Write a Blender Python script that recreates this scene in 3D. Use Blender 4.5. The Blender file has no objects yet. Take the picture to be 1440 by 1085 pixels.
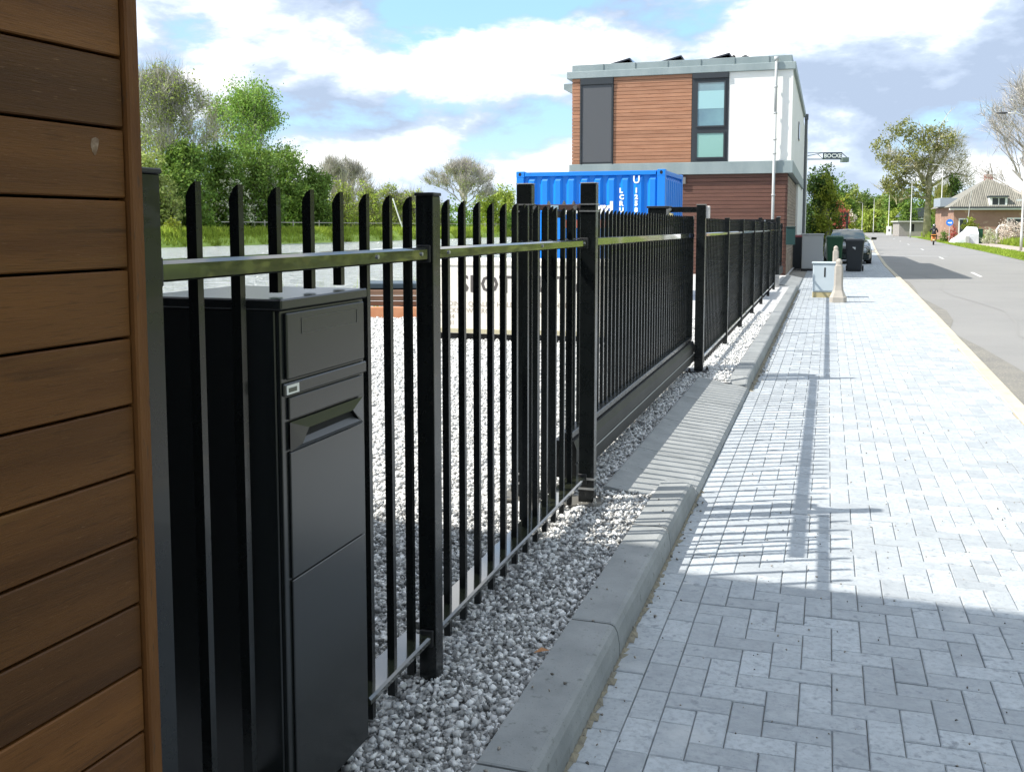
import bpy, math, random
import numpy as np
from mathutils import Vector, Matrix

# ------------------------------------------------------------------ camera
sc = bpy.context.scene
rnd = random.Random(7)
rng = np.random.default_rng(7)
F_PX, YAW, PIT = 1400.0, 17.5616, 5.3322
cam_d = bpy.data.cameras.new('camera')
cam_d.sensor_width = 36.0
cam_d.lens = F_PX / 1440 * 36
cam_d.shift_y = -(542.5 - 449.67) / 1440
cam_d.clip_start = 0.05
cam_d.clip_end = 6000
cam = bpy.data.objects.new('camera', cam_d)
sc.collection.objects.link(cam)
cam.location = (0, 0, 1.5)
cam.rotation_euler = (math.radians(90 - PIT), 0, math.radians(YAW))
sc.camera = cam

# ------------------------------------------------------------------ world
SUN_EL = 47.8
SUN_DIR = Vector((0.825, 0.376, -1.0)).normalized()      # travel direction of the light
sc.view_settings.view_transform = 'Standard'
sc.view_settings.look = 'None'
sc.view_settings.gamma = 1
sc.view_settings.use_curve_mapping = False
sc.view_settings.exposure = 1.46

w = bpy.data.worlds.new('World')
sc.world = w
w.use_nodes = True
nt = w.node_tree
nt.nodes.clear()
N = nt.nodes.new
def lk(a, b): nt.links.new(a, b)
out = N('ShaderNodeOutputWorld')
bg = N('ShaderNodeBackground')
bg.inputs['Strength'].default_value = 0.10
lk(bg.outputs[0], out.inputs[0])
sky = N('ShaderNodeTexSky')
sky.sky_type = 'NISHITA'
sky.sun_disc = False
sky.sun_elevation = math.radians(SUN_EL)
sky.sun_rotation = math.radians(244.8)
sky.dust_density = 1.2
sky.ozone_density = 2.0
tc = N('ShaderNodeTexCoord')
sep = N('ShaderNodeSeparateXYZ'); lk(tc.outputs['Generated'], sep.inputs[0])
def math_n(op, a, b=None, clamp=False):
    m = N('ShaderNodeMath'); m.operation = op; m.use_clamp = clamp
    for i, v in enumerate((a, b)):
        if v is None: continue
        if isinstance(v, (int, float)): m.inputs[i].default_value = v
        else: lk(v, m.inputs[i])
    return m.outputs[0]
zc = math_n('MAXIMUM', sep.outputs[2], 0.0)
def cloud_vec(dx, dy, dz):      # cumulus seen from the side: direction space, slightly flattened
    c = N('ShaderNodeCombineXYZ')
    lk(math_n('ADD', sep.outputs[0], dx), c.inputs[0]); lk(math_n('ADD', sep.outputs[1], dy), c.inputs[1])
    lk(math_n('ADD', math_n('MULTIPLY', zc, 2.3), dz), c.inputs[2])
    return c.outputs[0]
def noise(vec, scale, detail, rough, dist=0.0):
    n = N('ShaderNodeTexNoise'); lk(vec, n.inputs['Vector'])
    n.inputs['Scale'].default_value = scale; n.inputs['Detail'].default_value = detail
    n.inputs['Roughness'].default_value = rough; n.inputs['Distortion'].default_value = dist
    return n.outputs['Fac']
def ramp(fac, stops):
    r = N('ShaderNodeValToRGB'); lk(fac, r.inputs[0])
    el = r.color_ramp.elements
    while len(el) < len(stops): el.new(0.5)
    for e, (p, c) in zip(el, stops):
        e.position = p; e.color = (c[0], c[1], c[2], 1)
    return r.outputs[0]
def mixc(f, a, b):
    m = N('ShaderNodeMix'); m.data_type = 'RGBA'
    if isinstance(f, (int, float)): m.inputs[0].default_value = f
    else: lk(f, m.inputs[0])
    for i, v in ((6, a), (7, b)):
        if isinstance(v, tuple): m.inputs[i].default_value = (*v, 1)
        else: lk(v, m.inputs[i])
    return m.outputs[2]
OX, OY, OZ = 1.3, 9.1, 2.2
CS = 4.2
cov = noise(cloud_vec(OX, OY, OZ), CS, 11, 0.58, 0.15)
cov_b = noise(cloud_vec(OX - 0.025, OY - 0.01, OZ + 0.10), CS, 6, 0.5, 0.15)
big = noise(cloud_vec(OX + 4, OY, OZ), 1.3, 2, 0.5)
fine = noise(cloud_vec(OX + 9, OY, OZ), 11, 6, 0.6, 0.3)
dens = ramp(math_n('ADD', cov, math_n('MULTIPLY', math_n('MINIMUM', zc, 0.2), -0.30)), [(0.355, (0, 0, 0)), (0.43, (1, 1, 1))])
lit = math_n('ADD', math_n('MULTIPLY', math_n('SUBTRACT', cov, cov_b), 3.9), 0.43)
lit = math_n('ADD', lit, math_n('MULTIPLY', math_n('SUBTRACT', big, 0.5), 1.2))
lit = math_n('ADD', lit, math_n('MULTIPLY', math_n('SUBTRACT', fine, 0.5), 0.5), True)
ccol = ramp(lit, [(0.12, (1.95, 2.40, 3.15)), (0.38, (2.65, 3.15, 3.95)), (0.58, (4.1, 4.45, 4.9)), (0.80, (5.9, 5.9, 5.9))])
blue = mixc(0.6, sky.outputs[0], (1.5, 2.95, 4.6))
haze_f = ramp(zc, [(0.0, (0.5, 0.5, 0.5)), (0.10, (0, 0, 0))])
col = mixc(dens, blue, ccol)
col = mixc(haze_f, col, (3.3, 3.9, 4.6))
lk(col, bg.inputs['Color'])

sun_d = bpy.data.lights.new('sun', 'SUN')
sun_d.energy = 2.8
sun_d.angle = math.radians(0.5)
sun_d.color = (1.0, 0.955, 0.88)
sun = bpy.data.objects.new('sun', sun_d)
sc.collection.objects.link(sun)
sun.rotation_euler = SUN_DIR.to_track_quat('-Z', 'Y').to_euler()
sun.location = (-20, -10, 30)

# ------------------------------------------------------------------ helpers
COL = sc.collection
MATS = {}
def mat(name, base, rough=0.6, metal=0.0, var=None, vscale=3.0, bump=0.0, bscale=40.0, island=0.0, objvar=0.0,
        spec=0.5, speck=None, coord='Object', stretch=(1, 1, 1), transl=0.0, alpha=1.0, trans=0.0, hue=0.0, rvar=0.0,
        emit=None, coat=0.0, layers=(), bdetail=4, bdist=0.01):
    """procedural material: base colour mottled towards var, speckle layers, bump relief, per-piece variation"""
    if name in MATS: return MATS[name]
    m = bpy.data.materials.new(name); m.use_nodes = True
    t = m.node_tree; t.nodes.clear(); L = t.links.new; n = t.nodes.new
    o = n('ShaderNodeOutputMaterial'); p = n('ShaderNodeBsdfPrincipled')
    p.inputs['Roughness'].default_value = rough; p.inputs['Metallic'].default_value = metal
    p.inputs['Specular IOR Level'].default_value = spec
    p.inputs['Coat Weight'].default_value = coat
    p.inputs['Transmission Weight'].default_value = trans
    p.inputs['Alpha'].default_value = alpha
    tcn = n('ShaderNodeTexCoord'); mp = n('ShaderNodeMapping'); mp.inputs['Scale'].default_value = stretch
    if coord == 'World':
        gmt = n('ShaderNodeNewGeometry'); L(gmt.outputs['Position'], mp.inputs[0])
    else: L(tcn.outputs['Object'], mp.inputs[0])
    vec = mp.outputs[0]
    # shift the pattern per object and per island so alike pieces differ
    oi = n('ShaderNodeObjectInfo'); ge = n('ShaderNodeNewGeometry')
    ad = n('ShaderNodeMath'); ad.operation = 'ADD'; L(oi.outputs['Random'], ad.inputs[0]); L(ge.outputs['Random Per Island'], ad.inputs[1])
    fr = n('ShaderNodeMath'); fr.operation = 'FRACT'; L(ad.outputs[0], fr.inputs[0])
    if objvar or island:
        sh = n('ShaderNodeVectorMath'); sh.operation = 'MULTIPLY_ADD'
        L(fr.outputs[0], sh.inputs[0]); sh.inputs[1].default_value = (17.3, 9.1, 23.7); L(vec, sh.inputs[2]); vec = sh.outputs[0]
    def nz(scale, detail=5, rg=0.6, v=None):
        q = n('ShaderNodeTexNoise'); q.inputs['Scale'].default_value = scale; q.inputs['Detail'].default_value = detail
        q.inputs['Roughness'].default_value = rg; L(v or vec, q.inputs['Vector']); return q.outputs['Fac']
    def mx(f, a, b, bt='MIX'):
        q = n('ShaderNodeMix'); q.data_type = 'RGBA'; q.blend_type = bt
        if isinstance(f, (int, float)): q.inputs[0].default_value = f
        else: L(f, q.inputs[0])
        for i, v in ((6, a), (7, b)):
            if isinstance(v, tuple): q.inputs[i].default_value = (*v[:3], 1)
            else: L(v, q.inputs[i])
        return q.outputs[2]
    def rp(f, a, b, va=0.0, vb=1.0):
        q = n('ShaderNodeMapRange'); L(f, q.inputs[0]); q.inputs[1].default_value = a; q.inputs[2].default_value = b
        q.inputs[3].default_value = va; q.inputs[4].default_value = vb; return q.outputs[0]
    c = tuple(base)
    if var is not None:
        c = mx(rp(nz(vscale), 0.3, 0.7), c, tuple(var))
    if island or objvar:
        lo, hi = 1 - (island or objvar), 1 + (island or objvar)
        v = rp(fr.outputs[0], 0, 1, lo, hi)
        cc = n('ShaderNodeCombineColor'); [L(v, cc.inputs[i]) for i in range(3)]
        c = mx(1.0, c, cc.outputs[0], 'MULTIPLY')
    if hue:
        wn = n('ShaderNodeTexWhiteNoise'); wn.noise_dimensions = '1D'; L(fr.outputs[0], wn.inputs['W'])
        hs = n('ShaderNodeHueSaturation'); L(rp(wn.outputs['Value'], 0, 1, 0.5 - hue, 0.5 + hue), hs.inputs['Hue'])
        if isinstance(c, tuple): hs.inputs['Color'].default_value = (*c, 1)
        else: L(c, hs.inputs['Color'])
        c = hs.outputs[0]
    for (sscale, lo, hi, scol) in layers:      # blotches with their own shape
        c = mx(rp(nz(sscale, 4, 0.55), lo, hi), c, scol)
    if speck:
        c = mx(rp(nz(speck[0], 2, 0.5), speck[1], speck[1] + 0.08), c, speck[2])
    if isinstance(c, tuple): p.inputs['Base Color'].default_value = (*c, 1)
    else: L(c, p.inputs['Base Color'])
    if rvar: L(rp(nz(vscale * 2.3), 0.3, 0.7, rough - rvar, rough + rvar), p.inputs['Roughness'])
    if bump:
        b = n('ShaderNodeBump'); b.inputs['Strength'].default_value = bump; b.inputs['Distance'].default_value = bdist
        L(nz(bscale, bdetail, 0.6), b.inputs['Height']); L(b.outputs[0], p.inputs['Normal'])
    if emit:
        p.inputs['Emission Color'].default_value = (*emit[0], 1); p.inputs['Emission Strength'].default_value = emit[1]
    if transl:
        tr = n('ShaderNodeBsdfTranslucent'); ms = n('ShaderNodeMixShader'); ms.inputs[0].default_value = transl
        if isinstance(c, tuple): tr.inputs[0].default_value = (*c, 1)
        else: L(c, tr.inputs[0])
        L(p.outputs[0], ms.inputs[1]); L(tr.outputs[0], ms.inputs[2]); L(ms.outputs[0], o.inputs[0])
    else: L(p.outputs[0], o.inputs[0])
    MATS[name] = m
    return m

class MB:
    def __init__(s): s.v = []; s.f = []
    def add(s, vs, fs):
        o = len(s.v); s.v += [tuple(v) for v in vs]; s.f += [tuple(i + o for i in f) for f in fs]; return s
    def box(s, x0, x1, y0, y1, z0, z1, ch=0.0):
        if ch <= 0:
            vs = [(x, y, z) for z in (z0, z1) for y in (y0, y1) for x in (x0, x1)]
            return s.add(vs, [(0, 2, 3, 1), (4, 5, 7, 6), (0, 1, 5, 4), (2, 6, 7, 3), (0, 4, 6, 2), (1, 3, 7, 5)])
        # box with all edges chamfered
        vs = []; c = ch
        for sx in (0, 1):
            for sy in (0, 1):
                for sz in (0, 1):
                    X, Y, Z = (x0, x1)[sx], (y0, y1)[sy], (z0, z1)[sz]
                    dx, dy, dz = (c, -c)[sx], (c, -c)[sy], (c, -c)[sz]
                    vs += [(X, Y + dy, Z + dz), (X + dx, Y, Z + dz), (X + dx, Y + dy, Z)]
        I = lambda a, b, d, k: (a * 4 + b * 2 + d) * 3 + k
        fs = []
        for a in (0, 1):
            q = [I(a, 0, 0, 0), I(a, 1, 0, 0), I(a, 1, 1, 0), I(a, 0, 1, 0)]; fs.append(q if a else q[::-1])
            q = [I(0, a, 0, 1), I(1, a, 0, 1), I(1, a, 1, 1), I(0, a, 1, 1)]; fs.append(q[::-1] if a else q)
            q = [I(0, 0, a, 2), I(1, 0, a, 2), I(1, 1, a, 2), I(0, 1, a, 2)]; fs.append(q if a else q[::-1])
        for a in (0, 1):
            for b in (0, 1):
                fs.append((I(a, b, 0, 0), I(a, b, 1, 0), I(a, b, 1, 1), I(a, b, 0, 1)) if a != b else (I(a, b, 0, 1), I(a, b, 1, 1), I(a, b, 1, 0), I(a, b, 0, 0)))
                fs.append((I(a, 0, b, 2), I(a, 1, b, 2), I(a, 1, b, 0), I(a, 0, b, 0)) if a != b else (I(a, 0, b, 0), I(a, 1, b, 0), I(a, 1, b, 2), I(a, 0, b, 2)))
                fs.append((I(0, a, b, 1), I(1, a, b, 1), I(1, a, b, 2), I(0, a, b, 2)) if a != b else (I(0, a, b, 2), I(1, a, b, 2), I(1, a, b, 1), I(0, a, b, 1)))
                for d in (0, 1): fs.append((I(a, b, d, 0), I(a, b, d, 1), I(a, b, d, 2)))
        return s.add(vs, fs)
    def prism(s, pts, axis, a, b):
        """polygon pts (u,v) swept along axis from a to b; axis x:(y,z) y:(x,z) z:(x,y)"""
        def P(u, v, t): return {'x': (t, u, v), 'y': (u, t, v), 'z': (u, v, t)}[axis]
        n = len(pts); vs = [P(u, v, a) for u, v in pts] + [P(u, v, b) for u, v in pts]
        fs = [tuple(range(n))[::-1], tuple(range(n, 2 * n))] + [(i, (i + 1) % n, n + (i + 1) % n, n + i) for i in range(n)]
        return s.add(vs, fs)
    def tube(s, pts, r, seg=8, cap=True):
        pts = [Vector(p) for p in pts]
        rs = r if isinstance(r, (list, tuple)) else [r] * len(pts)
        o = len(s.v); n = len(pts)
        for i, p in enumerate(pts):
            d = (pts[min(i + 1, n - 1)] - pts[max(i - 1, 0)]).normalized()
            a = d.orthogonal().normalized() if i == 0 else (u - d * u.dot(d)).normalized()
            u = a; b = d.cross(a)
            for k in range(seg):
                t = 2 * math.pi * k / seg
                s.v.append(tuple(p + (a * math.cos(t) + b * math.sin(t)) * rs[i]))
        for i in range(n - 1):
            for k in range(seg):
                k2 = (k + 1) % seg
                s.f.append((o + i * seg + k, o + i * seg + k2, o + (i + 1) * seg + k2, o + (i + 1) * seg + k))
        if cap:
            s.f.append(tuple(o + k for k in range(seg))[::-1]); s.f.append(tuple(o + (n - 1) * seg + k for k in range(seg)))
        return s
    def loft(s, rings, cap=True):
        """rings: list of equally long closed point lists"""
        o = len(s.v); n = len(rings[0])
        for r in rings: s.v += [tuple(p) for p in r]
        for i in range(len(rings) - 1):
            for k in range(n):
                k2 = (k + 1) % n
                s.f.append((o + i * n + k, o + i * n + k2, o + (i + 1) * n + k2, o + (i + 1) * n + k))
        if cap:
            s.f.append(tuple(o + k for k in range(n))[::-1]); s.f.append(tuple(o + (len(rings) - 1) * n + k for k in range(n)))
        return s
    def quad(s, a, b, c, d): return s.add([a, b, c, d], [(0, 1, 2, 3)])
    def mesh(s, name, m, smooth=False):
        me = bpy.data.meshes.new(name); me.from_pydata(s.v, [], s.f); me.update()
        import bmesh
        bm = bmesh.new(); bm.from_mesh(me); bmesh.ops.recalc_face_normals(bm, faces=bm.faces); bm.to_mesh(me); bm.free()
        if m: me.materials.append(m)
        if smooth: me.polygons.foreach_set('use_smooth', [True] * len(me.polygons))
        return me

def add(name, me, parent=None, loc=None, rz=None):
    o = bpy.data.objects.new(name, me); COL.objects.link(o)
    if parent: o.parent = parent
    if loc is not None: o.location = loc
    if rz is not None: o.rotation_euler = (0, 0, rz)
    return o
def part(name, mb, m, parent, smooth=False, loc=None, label=None, kind=None):
    o = add(name, mb.mesh(name, m, smooth), parent, loc)
    if label: o['label'] = label
    if kind: o['kind'] = kind
    return o
def thing(name, label, cat, loc=(0, 0, 0), rz=0, group=None, me=None):
    o = bpy.data.objects.new(name, me); COL.objects.link(o); o.location = loc; o.rotation_euler = (0, 0, rz)
    o['label'] = label; o['category'] = cat
    if group: o['group'] = group
    return o
def struct(name, mb, m, smooth=False, loc=None):
    o = add(name, mb if isinstance(mb, bpy.types.Mesh) else mb.mesh(name, m, smooth), None, loc); o['kind'] = 'structure'; return o
def copy_tree(o, parent=None):
    c = o.copy(); COL.objects.link(c); c.parent = parent
    for ch in list(o.children): copy_tree(ch, c)
    return c
def np_mesh(name, verts, faces, m, smooth=False):
    """verts (n,3), faces (k,c) numpy"""
    me = bpy.data.meshes.new(name); k, c = faces.shape
    me.vertices.add(len(verts)); me.vertices.foreach_set('co', verts.astype(np.float32).ravel())
    me.loops.add(k * c); me.loops.foreach_set('vertex_index', faces.astype(np.int32).ravel())
    me.polygons.add(k); me.polygons.foreach_set('loop_start', np.arange(0, k * c, c, dtype=np.int32))
    me.update(calc_edges=True); me.validate()
    if m: me.materials.append(m)
    if smooth: me.polygons.foreach_set('use_smooth', np.ones(k, dtype=bool))
    return me
_fonts = {}
def text(name, s, size, m, parent, origin, xdir, ydir, ext=0.001, shear=0, space=1.0, bold=0.0):
    """flat lettering: origin = lower left, xdir/ydir = unit directions of writing"""
    cu = bpy.data.curves.new(name, 'FONT'); cu.body = s; cu.size = size; cu.extrude = ext; cu.space_character = space
    cu.offset = bold; cu.shear = shear; cu.resolution_u = 2
    ob = bpy.data.objects.new(name, cu); COL.objects.link(ob)
    dg = bpy.context.evaluated_depsgraph_get(); dg.update()
    me = bpy.data.meshes.new_from_object(ob.evaluated_get(dg)); bpy.data.objects.remove(ob)
    me.name = name; me.materials.clear(); me.materials.append(m)
    xd, yd = Vector(xdir), Vector(ydir); zd = xd.cross(yd)
    M = Matrix((xd, yd, zd)).transposed().to_4x4(); M.translation = Vector(origin); me.transform(M)
    return add(name, me, parent)

# ------------------------------------------------------------------ materials
m_black = mat('black powder coated steel', (0.0028, 0.0040, 0.0042), 0.28, var=(0.0045, 0.006, 0.006), vscale=6, spec=0.45, rvar=0.05, coat=0.12)
m_rail = mat('satin black rail coating', (0.020, 0.023, 0.014), 0.14, spec=0.9, coat=1.0)
m_matt = mat('matt black plastic', (0.012, 0.012, 0.013), 0.5)
m_zinc = mat('zinc plated steel', (0.55, 0.55, 0.53), 0.35, metal=0.9, var=(0.40, 0.41, 0.42), vscale=20)
m_white = mat('white paint', (0.78, 0.78, 0.76), 0.5)
m_gal = mat('galvanised pole', (0.50, 0.50, 0.47), 0.5, metal=0.3, var=(0.42, 0.42, 0.40), vscale=2)
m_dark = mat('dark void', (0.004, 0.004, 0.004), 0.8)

def paver_mat():
    return mat('grey concrete paver', (0.325, 0.355, 0.378), 0.82, var=(0.40, 0.43, 0.45), vscale=14, bump=0.55, bscale=95, bdist=0.003,
               island=0.16, layers=((48, 0.46, 0.78, (0.27, 0.29, 0.31)), (3.1, 0.60, 0.74, (0.44, 0.46, 0.47)), (26, 0.60, 0.72, (0.22, 0.24, 0.26)), (1.1, 0.70, 0.78, (0.50, 0.44, 0.33))),
               speck=(150, 0.66, (0.24, 0.25, 0.26)), coord='World', rvar=0.08)
m_paver = paver_mat()
m_bed = mat('joint sand', (0.22, 0.21, 0.19), 0.95, var=(0.32, 0.30, 0.26), vscale=30, bump=0.5, bscale=300, bdist=0.003, coord='World')
m_kerb = mat('grey kerb concrete', (0.21, 0.222, 0.222), 0.85, var=(0.30, 0.312, 0.31), vscale=5, bump=0.3, bscale=110, bdist=0.002, objvar=0.07,
             layers=((2.3, 0.58, 0.72, (0.28, 0.29, 0.285)), (30, 0.62, 0.72, (0.15, 0.16, 0.155))), speck=(190, 0.64, (0.13, 0.14, 0.14)), coord='World', rvar=0.08)
m_ykerb = mat('pale yellow kerb stone', (0.42, 0.375, 0.29), 0.85, var=(0.50, 0.45, 0.35), vscale=3, bump=0.3, bscale=90, bdist=0.003, objvar=0.06,
              layers=((9, 0.6, 0.75, (0.40, 0.30, 0.20)),), coord='World')
m_stone = mat('crushed grey stone', (0.47, 0.475, 0.465), 0.8, island=0.70, var=(0.44, 0.44, 0.43), vscale=40, coord='World')
m_gravel = mat('grey gravel bed', (0.48, 0.48, 0.475), 0.9, var=(0.66, 0.66, 0.64), vscale=45, bump=1.0, bscale=55, bdist=0.02,
               speck=(75, 0.58, (0.13, 0.13, 0.135)), coord='World')
m_asph = mat('worn asphalt', (0.195, 0.192, 0.186), 0.9, var=(0.235, 0.23, 0.22), vscale=0.35, bump=0.4, bscale=90, bdist=0.004,
             speck=(130, 0.60, (0.27, 0.27, 0.26)), coord='World')
m_mark = mat('road paint', (0.72, 0.72, 0.70), 0.7, var=(0.50, 0.50, 0.49), vscale=8, coord='World')
m_sandy = mat('sandy gutter asphalt', (0.205, 0.195, 0.17), 0.95, var=(0.155, 0.15, 0.14), vscale=1.6, bump=0.5, bscale=60, bdist=0.006,
              speck=(40, 0.60, (0.34, 0.31, 0.25)), coord='World')
m_grass = mat('grass ground', (0.14, 0.22, 0.03), 0.9, var=(0.22, 0.30, 0.05), vscale=1.2, bump=0.8, bscale=14, bdist=0.1, coord='World',
              layers=((6, 0.55, 0.7, (0.20, 0.27, 0.05)),))
m_field = mat('meadow ground', (0.10, 0.15, 0.04), 0.95, var=(0.15, 0.19, 0.06), vscale=0.08, coord='World')

def leafm(name, c, v, tl=0.35, isl=0.45):
    return mat(name, c, 0.6, var=v, vscale=0.35, island=isl, transl=tl, coord='World', spec=0.25, hue=0.015)
m_leaf_hedge = leafm('hedge leaves', (0.085, 0.160, 0.025), (0.20, 0.30, 0.055))
m_leaf_fresh = leafm('fresh green leaves', (0.19, 0.33, 0.055), (0.27, 0.40, 0.09))
m_leaf_olive = leafm('olive spring buds', (0.23, 0.30, 0.07), (0.34, 0.38, 0.12))
m_leaf_willow = leafm('willow leaves', (0.28, 0.37, 0.05), (0.37, 0.43, 0.09))
m_leaf_dark = leafm('dark evergreen leaves', (0.040, 0.085, 0.014), (0.09, 0.15, 0.025), 0.2)
m_leaf_gold = leafm('yellow green leaves', (0.28, 0.30, 0.035), (0.20, 0.26, 0.03))
m_leaf_red = leafm('red spring leaves', (0.38, 0.07, 0.055), (0.50, 0.16, 0.12))
m_leaf_bloom = leafm('pale blossom', (0.62, 0.60, 0.50), (0.42, 0.46, 0.27), 0.3)
m_leaf_pink = leafm('pinkish white blossom', (0.72, 0.62, 0.56), (0.60, 0.54, 0.44), 0.3)
m_blade = mat('grass blades', (0.27, 0.37, 0.04), 0.7, var=(0.38, 0.46, 0.08), vscale=0.8, island=0.3, transl=0.6, coord='World', spec=0.2)
m_bark = mat('pale bark', (0.30, 0.27, 0.19), 0.9, var=(0.20, 0.18, 0.13), vscale=4, island=0.15, bump=0.4, bscale=20, coord='World')
m_bark_y = mat('sunlit yellow bark', (0.52, 0.47, 0.31), 0.9, var=(0.26, 0.25, 0.13), vscale=2, island=0.15, coord='World')
m_bark_g = mat('grey twig bark', (0.44, 0.41, 0.36), 0.9, var=(0.30, 0.28, 0.25), vscale=2, island=0.2, coord='World')

# ================================================================== GROUND
XK = -0.655          # kerb face / pavement left edge
def interp(tab, y):
    ys = [t[0] for t in tab]; xs = [t[1] for t in tab]; return float(np.interp(y, ys, xs))
ROAD_L = [(-60, 0.6), (0, 1.22), (8, 1.46), (18, 1.68), (30, 1.93), (42, 2.12), (62, 2.68), (90, 3.6), (130, 5.0), (180, 6.2), (260, 8), (400, 9), (900, 6)]
ROAD_C = [(-60, 3.4), (0, 4.0), (34, 4.58), (53, 5.39), (73.5, 6.2), (94.5, 6.8), (130, 7.9), (180, 9.2), (260, 11), (400, 12), (900, 9)]
ROAD_R = [(-60, 6.4), (0, 7.0), (30, 7.8), (51, 8.63), (70, 9.40), (99.7, 10.35), (130, 11.3), (180, 12.5), (260, 14.2), (400, 15), (900, 12)]
YS = sorted(set(list(range(-60, 60, 2)) + list(range(60, 400, 8)) + list(range(400, 901, 50))))
def strip(mb, fa, fb, z, ys=YS, za=None):
    for i in range(len(ys) - 1):
        y0, y1 = ys[i], ys[i + 1]
        mb.quad((fa(y0), y0, z if za is None else za), (fb(y0), y0, z), (fb(y1), y1, z), (fa(y1), y1, z if za is None else za))
    return mb
mb = MB(); mb.quad((-7.3, -300, -0.10), (3000, -300, -0.10), (3000, 4000, -0.10), (-7.3, 4000, -0.10))
struct('ground', mb, m_field)
mb = MB(); strip(mb, lambda y: interp(ROAD_L, y), lambda y: interp(ROAD_R, y), -0.05)
road = struct('road', mb, m_asph)
mb = MB()
for y0 in (1.5, 12.0, 22.5, 34.0, 52.5, 72.5, 93.5, 114.0, 136.0):
    ln = 3.2
    c0, c1 = interp(ROAD_C, y0), interp(ROAD_C, y0 + ln)
    mb.quad((c0 - 0.05, y0, -0.046), (c0 + 0.05, y0, -0.046), (c1 + 0.05, y0 + ln, -0.046), (c1 - 0.05, y0 + ln, -0.046))
part('centre_line_dashes', mb, m_mark, road)
mb = MB()
ysn = [y for y in YS if 0 <= y <= 62]
jag = {y: 0.55 + 0.25 * math.sin(y * 0.7) + rnd.uniform(-0.15, 0.15) for y in ysn}
for i in range(len(ysn) - 1):
    y0, y1 = ysn[i], ysn[i + 1]; wa = max(0.12, jag[y0] * (1 - y0 / 52)); wb = max(0.12, jag[y1] * (1 - y1 / 52))
    mb.quad((interp(ROAD_L, y0), y0, -0.046), (interp(ROAD_L, y0) + wa, y0, -0.046), (interp(ROAD_L, y1) + wb, y1, -0.046), (interp(ROAD_L, y1), y1, -0.046))
part('sandy_gutter', mb, m_sandy, road)
# light cross strip of older asphalt in the road
mb = MB(); mb.quad((2.3, 57.2, -0.045), (6.0, 56.0, -0.045), (6.0, 57.4, -0.045), (2.4, 58.7, -0.045))
part('asphalt_patch', mb, mat('pale asphalt patch', (0.27, 0.27, 0.265), 0.9, coord='World'), road)

mb = MB(); xx0 = 3.0
for k in range(26):
    y0 = 7 + k * 2.2; a = 2.9 + 0.25 * math.sin(k * 1.3) + rnd.uniform(-.06, .06); 
    if k: mb.quad((pa - .014, y0 - 2.2, -0.0455), (pa + .014, y0 - 2.2, -0.0455), (a + .014, y0, -0.0455), (a - .014, y0, -0.0455))
    pa = a
part('tar_crack_line', mb, mat('pale worn seam', (0.225, 0.22, 0.21), 0.9, coord='World'), road)
# pavement bed
mb = MB(); strip(mb, lambda y: -1.2 if y < 33 else -1.9, lambda y: interp(ROAD_L, y) + 0.02, -0.012, [y for y in YS if -10 <= y <= 130])
pave = struct('pavement', mb, m_bed)
mb = MB(); 
for (y0, y1) in ((62, 130),):
    strip(mb, lambda y: -0.9, lambda y: interp(ROAD_L, y) - 0.02, 0.0, [y for y in YS if y0 <= y <= y1])
part('far_paving', mb, m_paver, pave)

# road kerb stones (pale yellow, 0.12 wide)
rk = struct('road_kerb', MB().box(1.0, 1.05, -8, -7.9, -0.09, -0.06), m_ykerb)
y = 1.0; k = 0
stuffk = MB()
while y < 120:
    ln = 1.0
    x0, x1 = interp(ROAD_L, y), interp(ROAD_L, y + ln)
    zj = rnd.uniform(-0.003, 0.003)
    m1 = MB()
    g_ = 0.006; c = 0.008
    A = [(x0 - 0.005, y + g_), (x0 + 0.125, y + g_), (x1 + 0.125, y + ln - g_), (x1 - 0.005, y + ln - g_)]
    B = [(x0 + 0.003, y + g_ + c), (x0 + 0.115, y + g_ + c), (x1 + 0.115, y + ln - g_ - c), (x1 + 0.003, y + ln - g_ - c)]
    vs = [(a, b, -0.12) for a, b in A] + [(a, b, 0.008 + zj) for a, b in A] + [(a, b, 0.015 + zj) for a, b in B]
    fs = [(0, 1, 5, 4), (1, 2, 6, 5), (2, 3, 7, 6), (3, 0, 4, 7), (4, 5, 9, 8), (5, 6, 10, 9), (6, 7, 11, 10), (7, 4, 8, 11), (8, 9, 10, 11)]
    if y < 62:
        m1.add(vs, fs); part('kerb_stone', m1, m_ykerb, rk)
    else: stuffk.add(vs, fs)
    y += ln
part('far_kerb_stones', stuffk, m_ykerb, rk, kind='stuff')

# herringbone pavers
W = 0.1005; J = 0.0026
def paver_geo(x0, x1, y0, y1, dz, tx, ty):
    c = 0.0035
    x0 += J / 2; x1 -= J / 2; y0 += J / 2; y1 -= J / 2
    A = [(x0, y0), (x1, y0), (x1, y1), (x0, y1)]; B = [(x0 + c, y0 + c), (x1 - c, y0 + c), (x1 - c, y1 - c), (x0 + c, y1 - c)]
    mxx, myy = (x0 + x1) / 2, (y0 + y1) / 2
    def zz(a, b, base): return base + dz + (a - mxx) * tx + (b - myy) * ty
    vs = [(a, b, -0.03) for a, b in A] + [(a, b, zz(a, b, -0.0035)) for a, b in A] + [(a, b, zz(a, b, 0)) for a, b in B]
    fs = [(0, 1, 5, 4), (1, 2, 6, 5), (2, 3, 7, 6), (3, 0, 4, 7), (4, 5, 9, 8), (5, 6, 10, 9), (6, 7, 11, 10), (7, 4, 8, 11), (8, 9, 10, 11)]
    return vs, fs
rects = []
Y0 = 0.6; NR = int((62 - Y0) / W)
xs0 = XK + 0.004
y = Y0
for col in (0, 1):                                 # two edge courses along the kerb
    y = Y0 + (0 if col == 0 else W)
    while y < 62:
        rects.append((xs0 + col * W, xs0 + (col + 1) * W, y, y + 2 * W)); y += 2 * W
hx0 = xs0 + 2 * W
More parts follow.
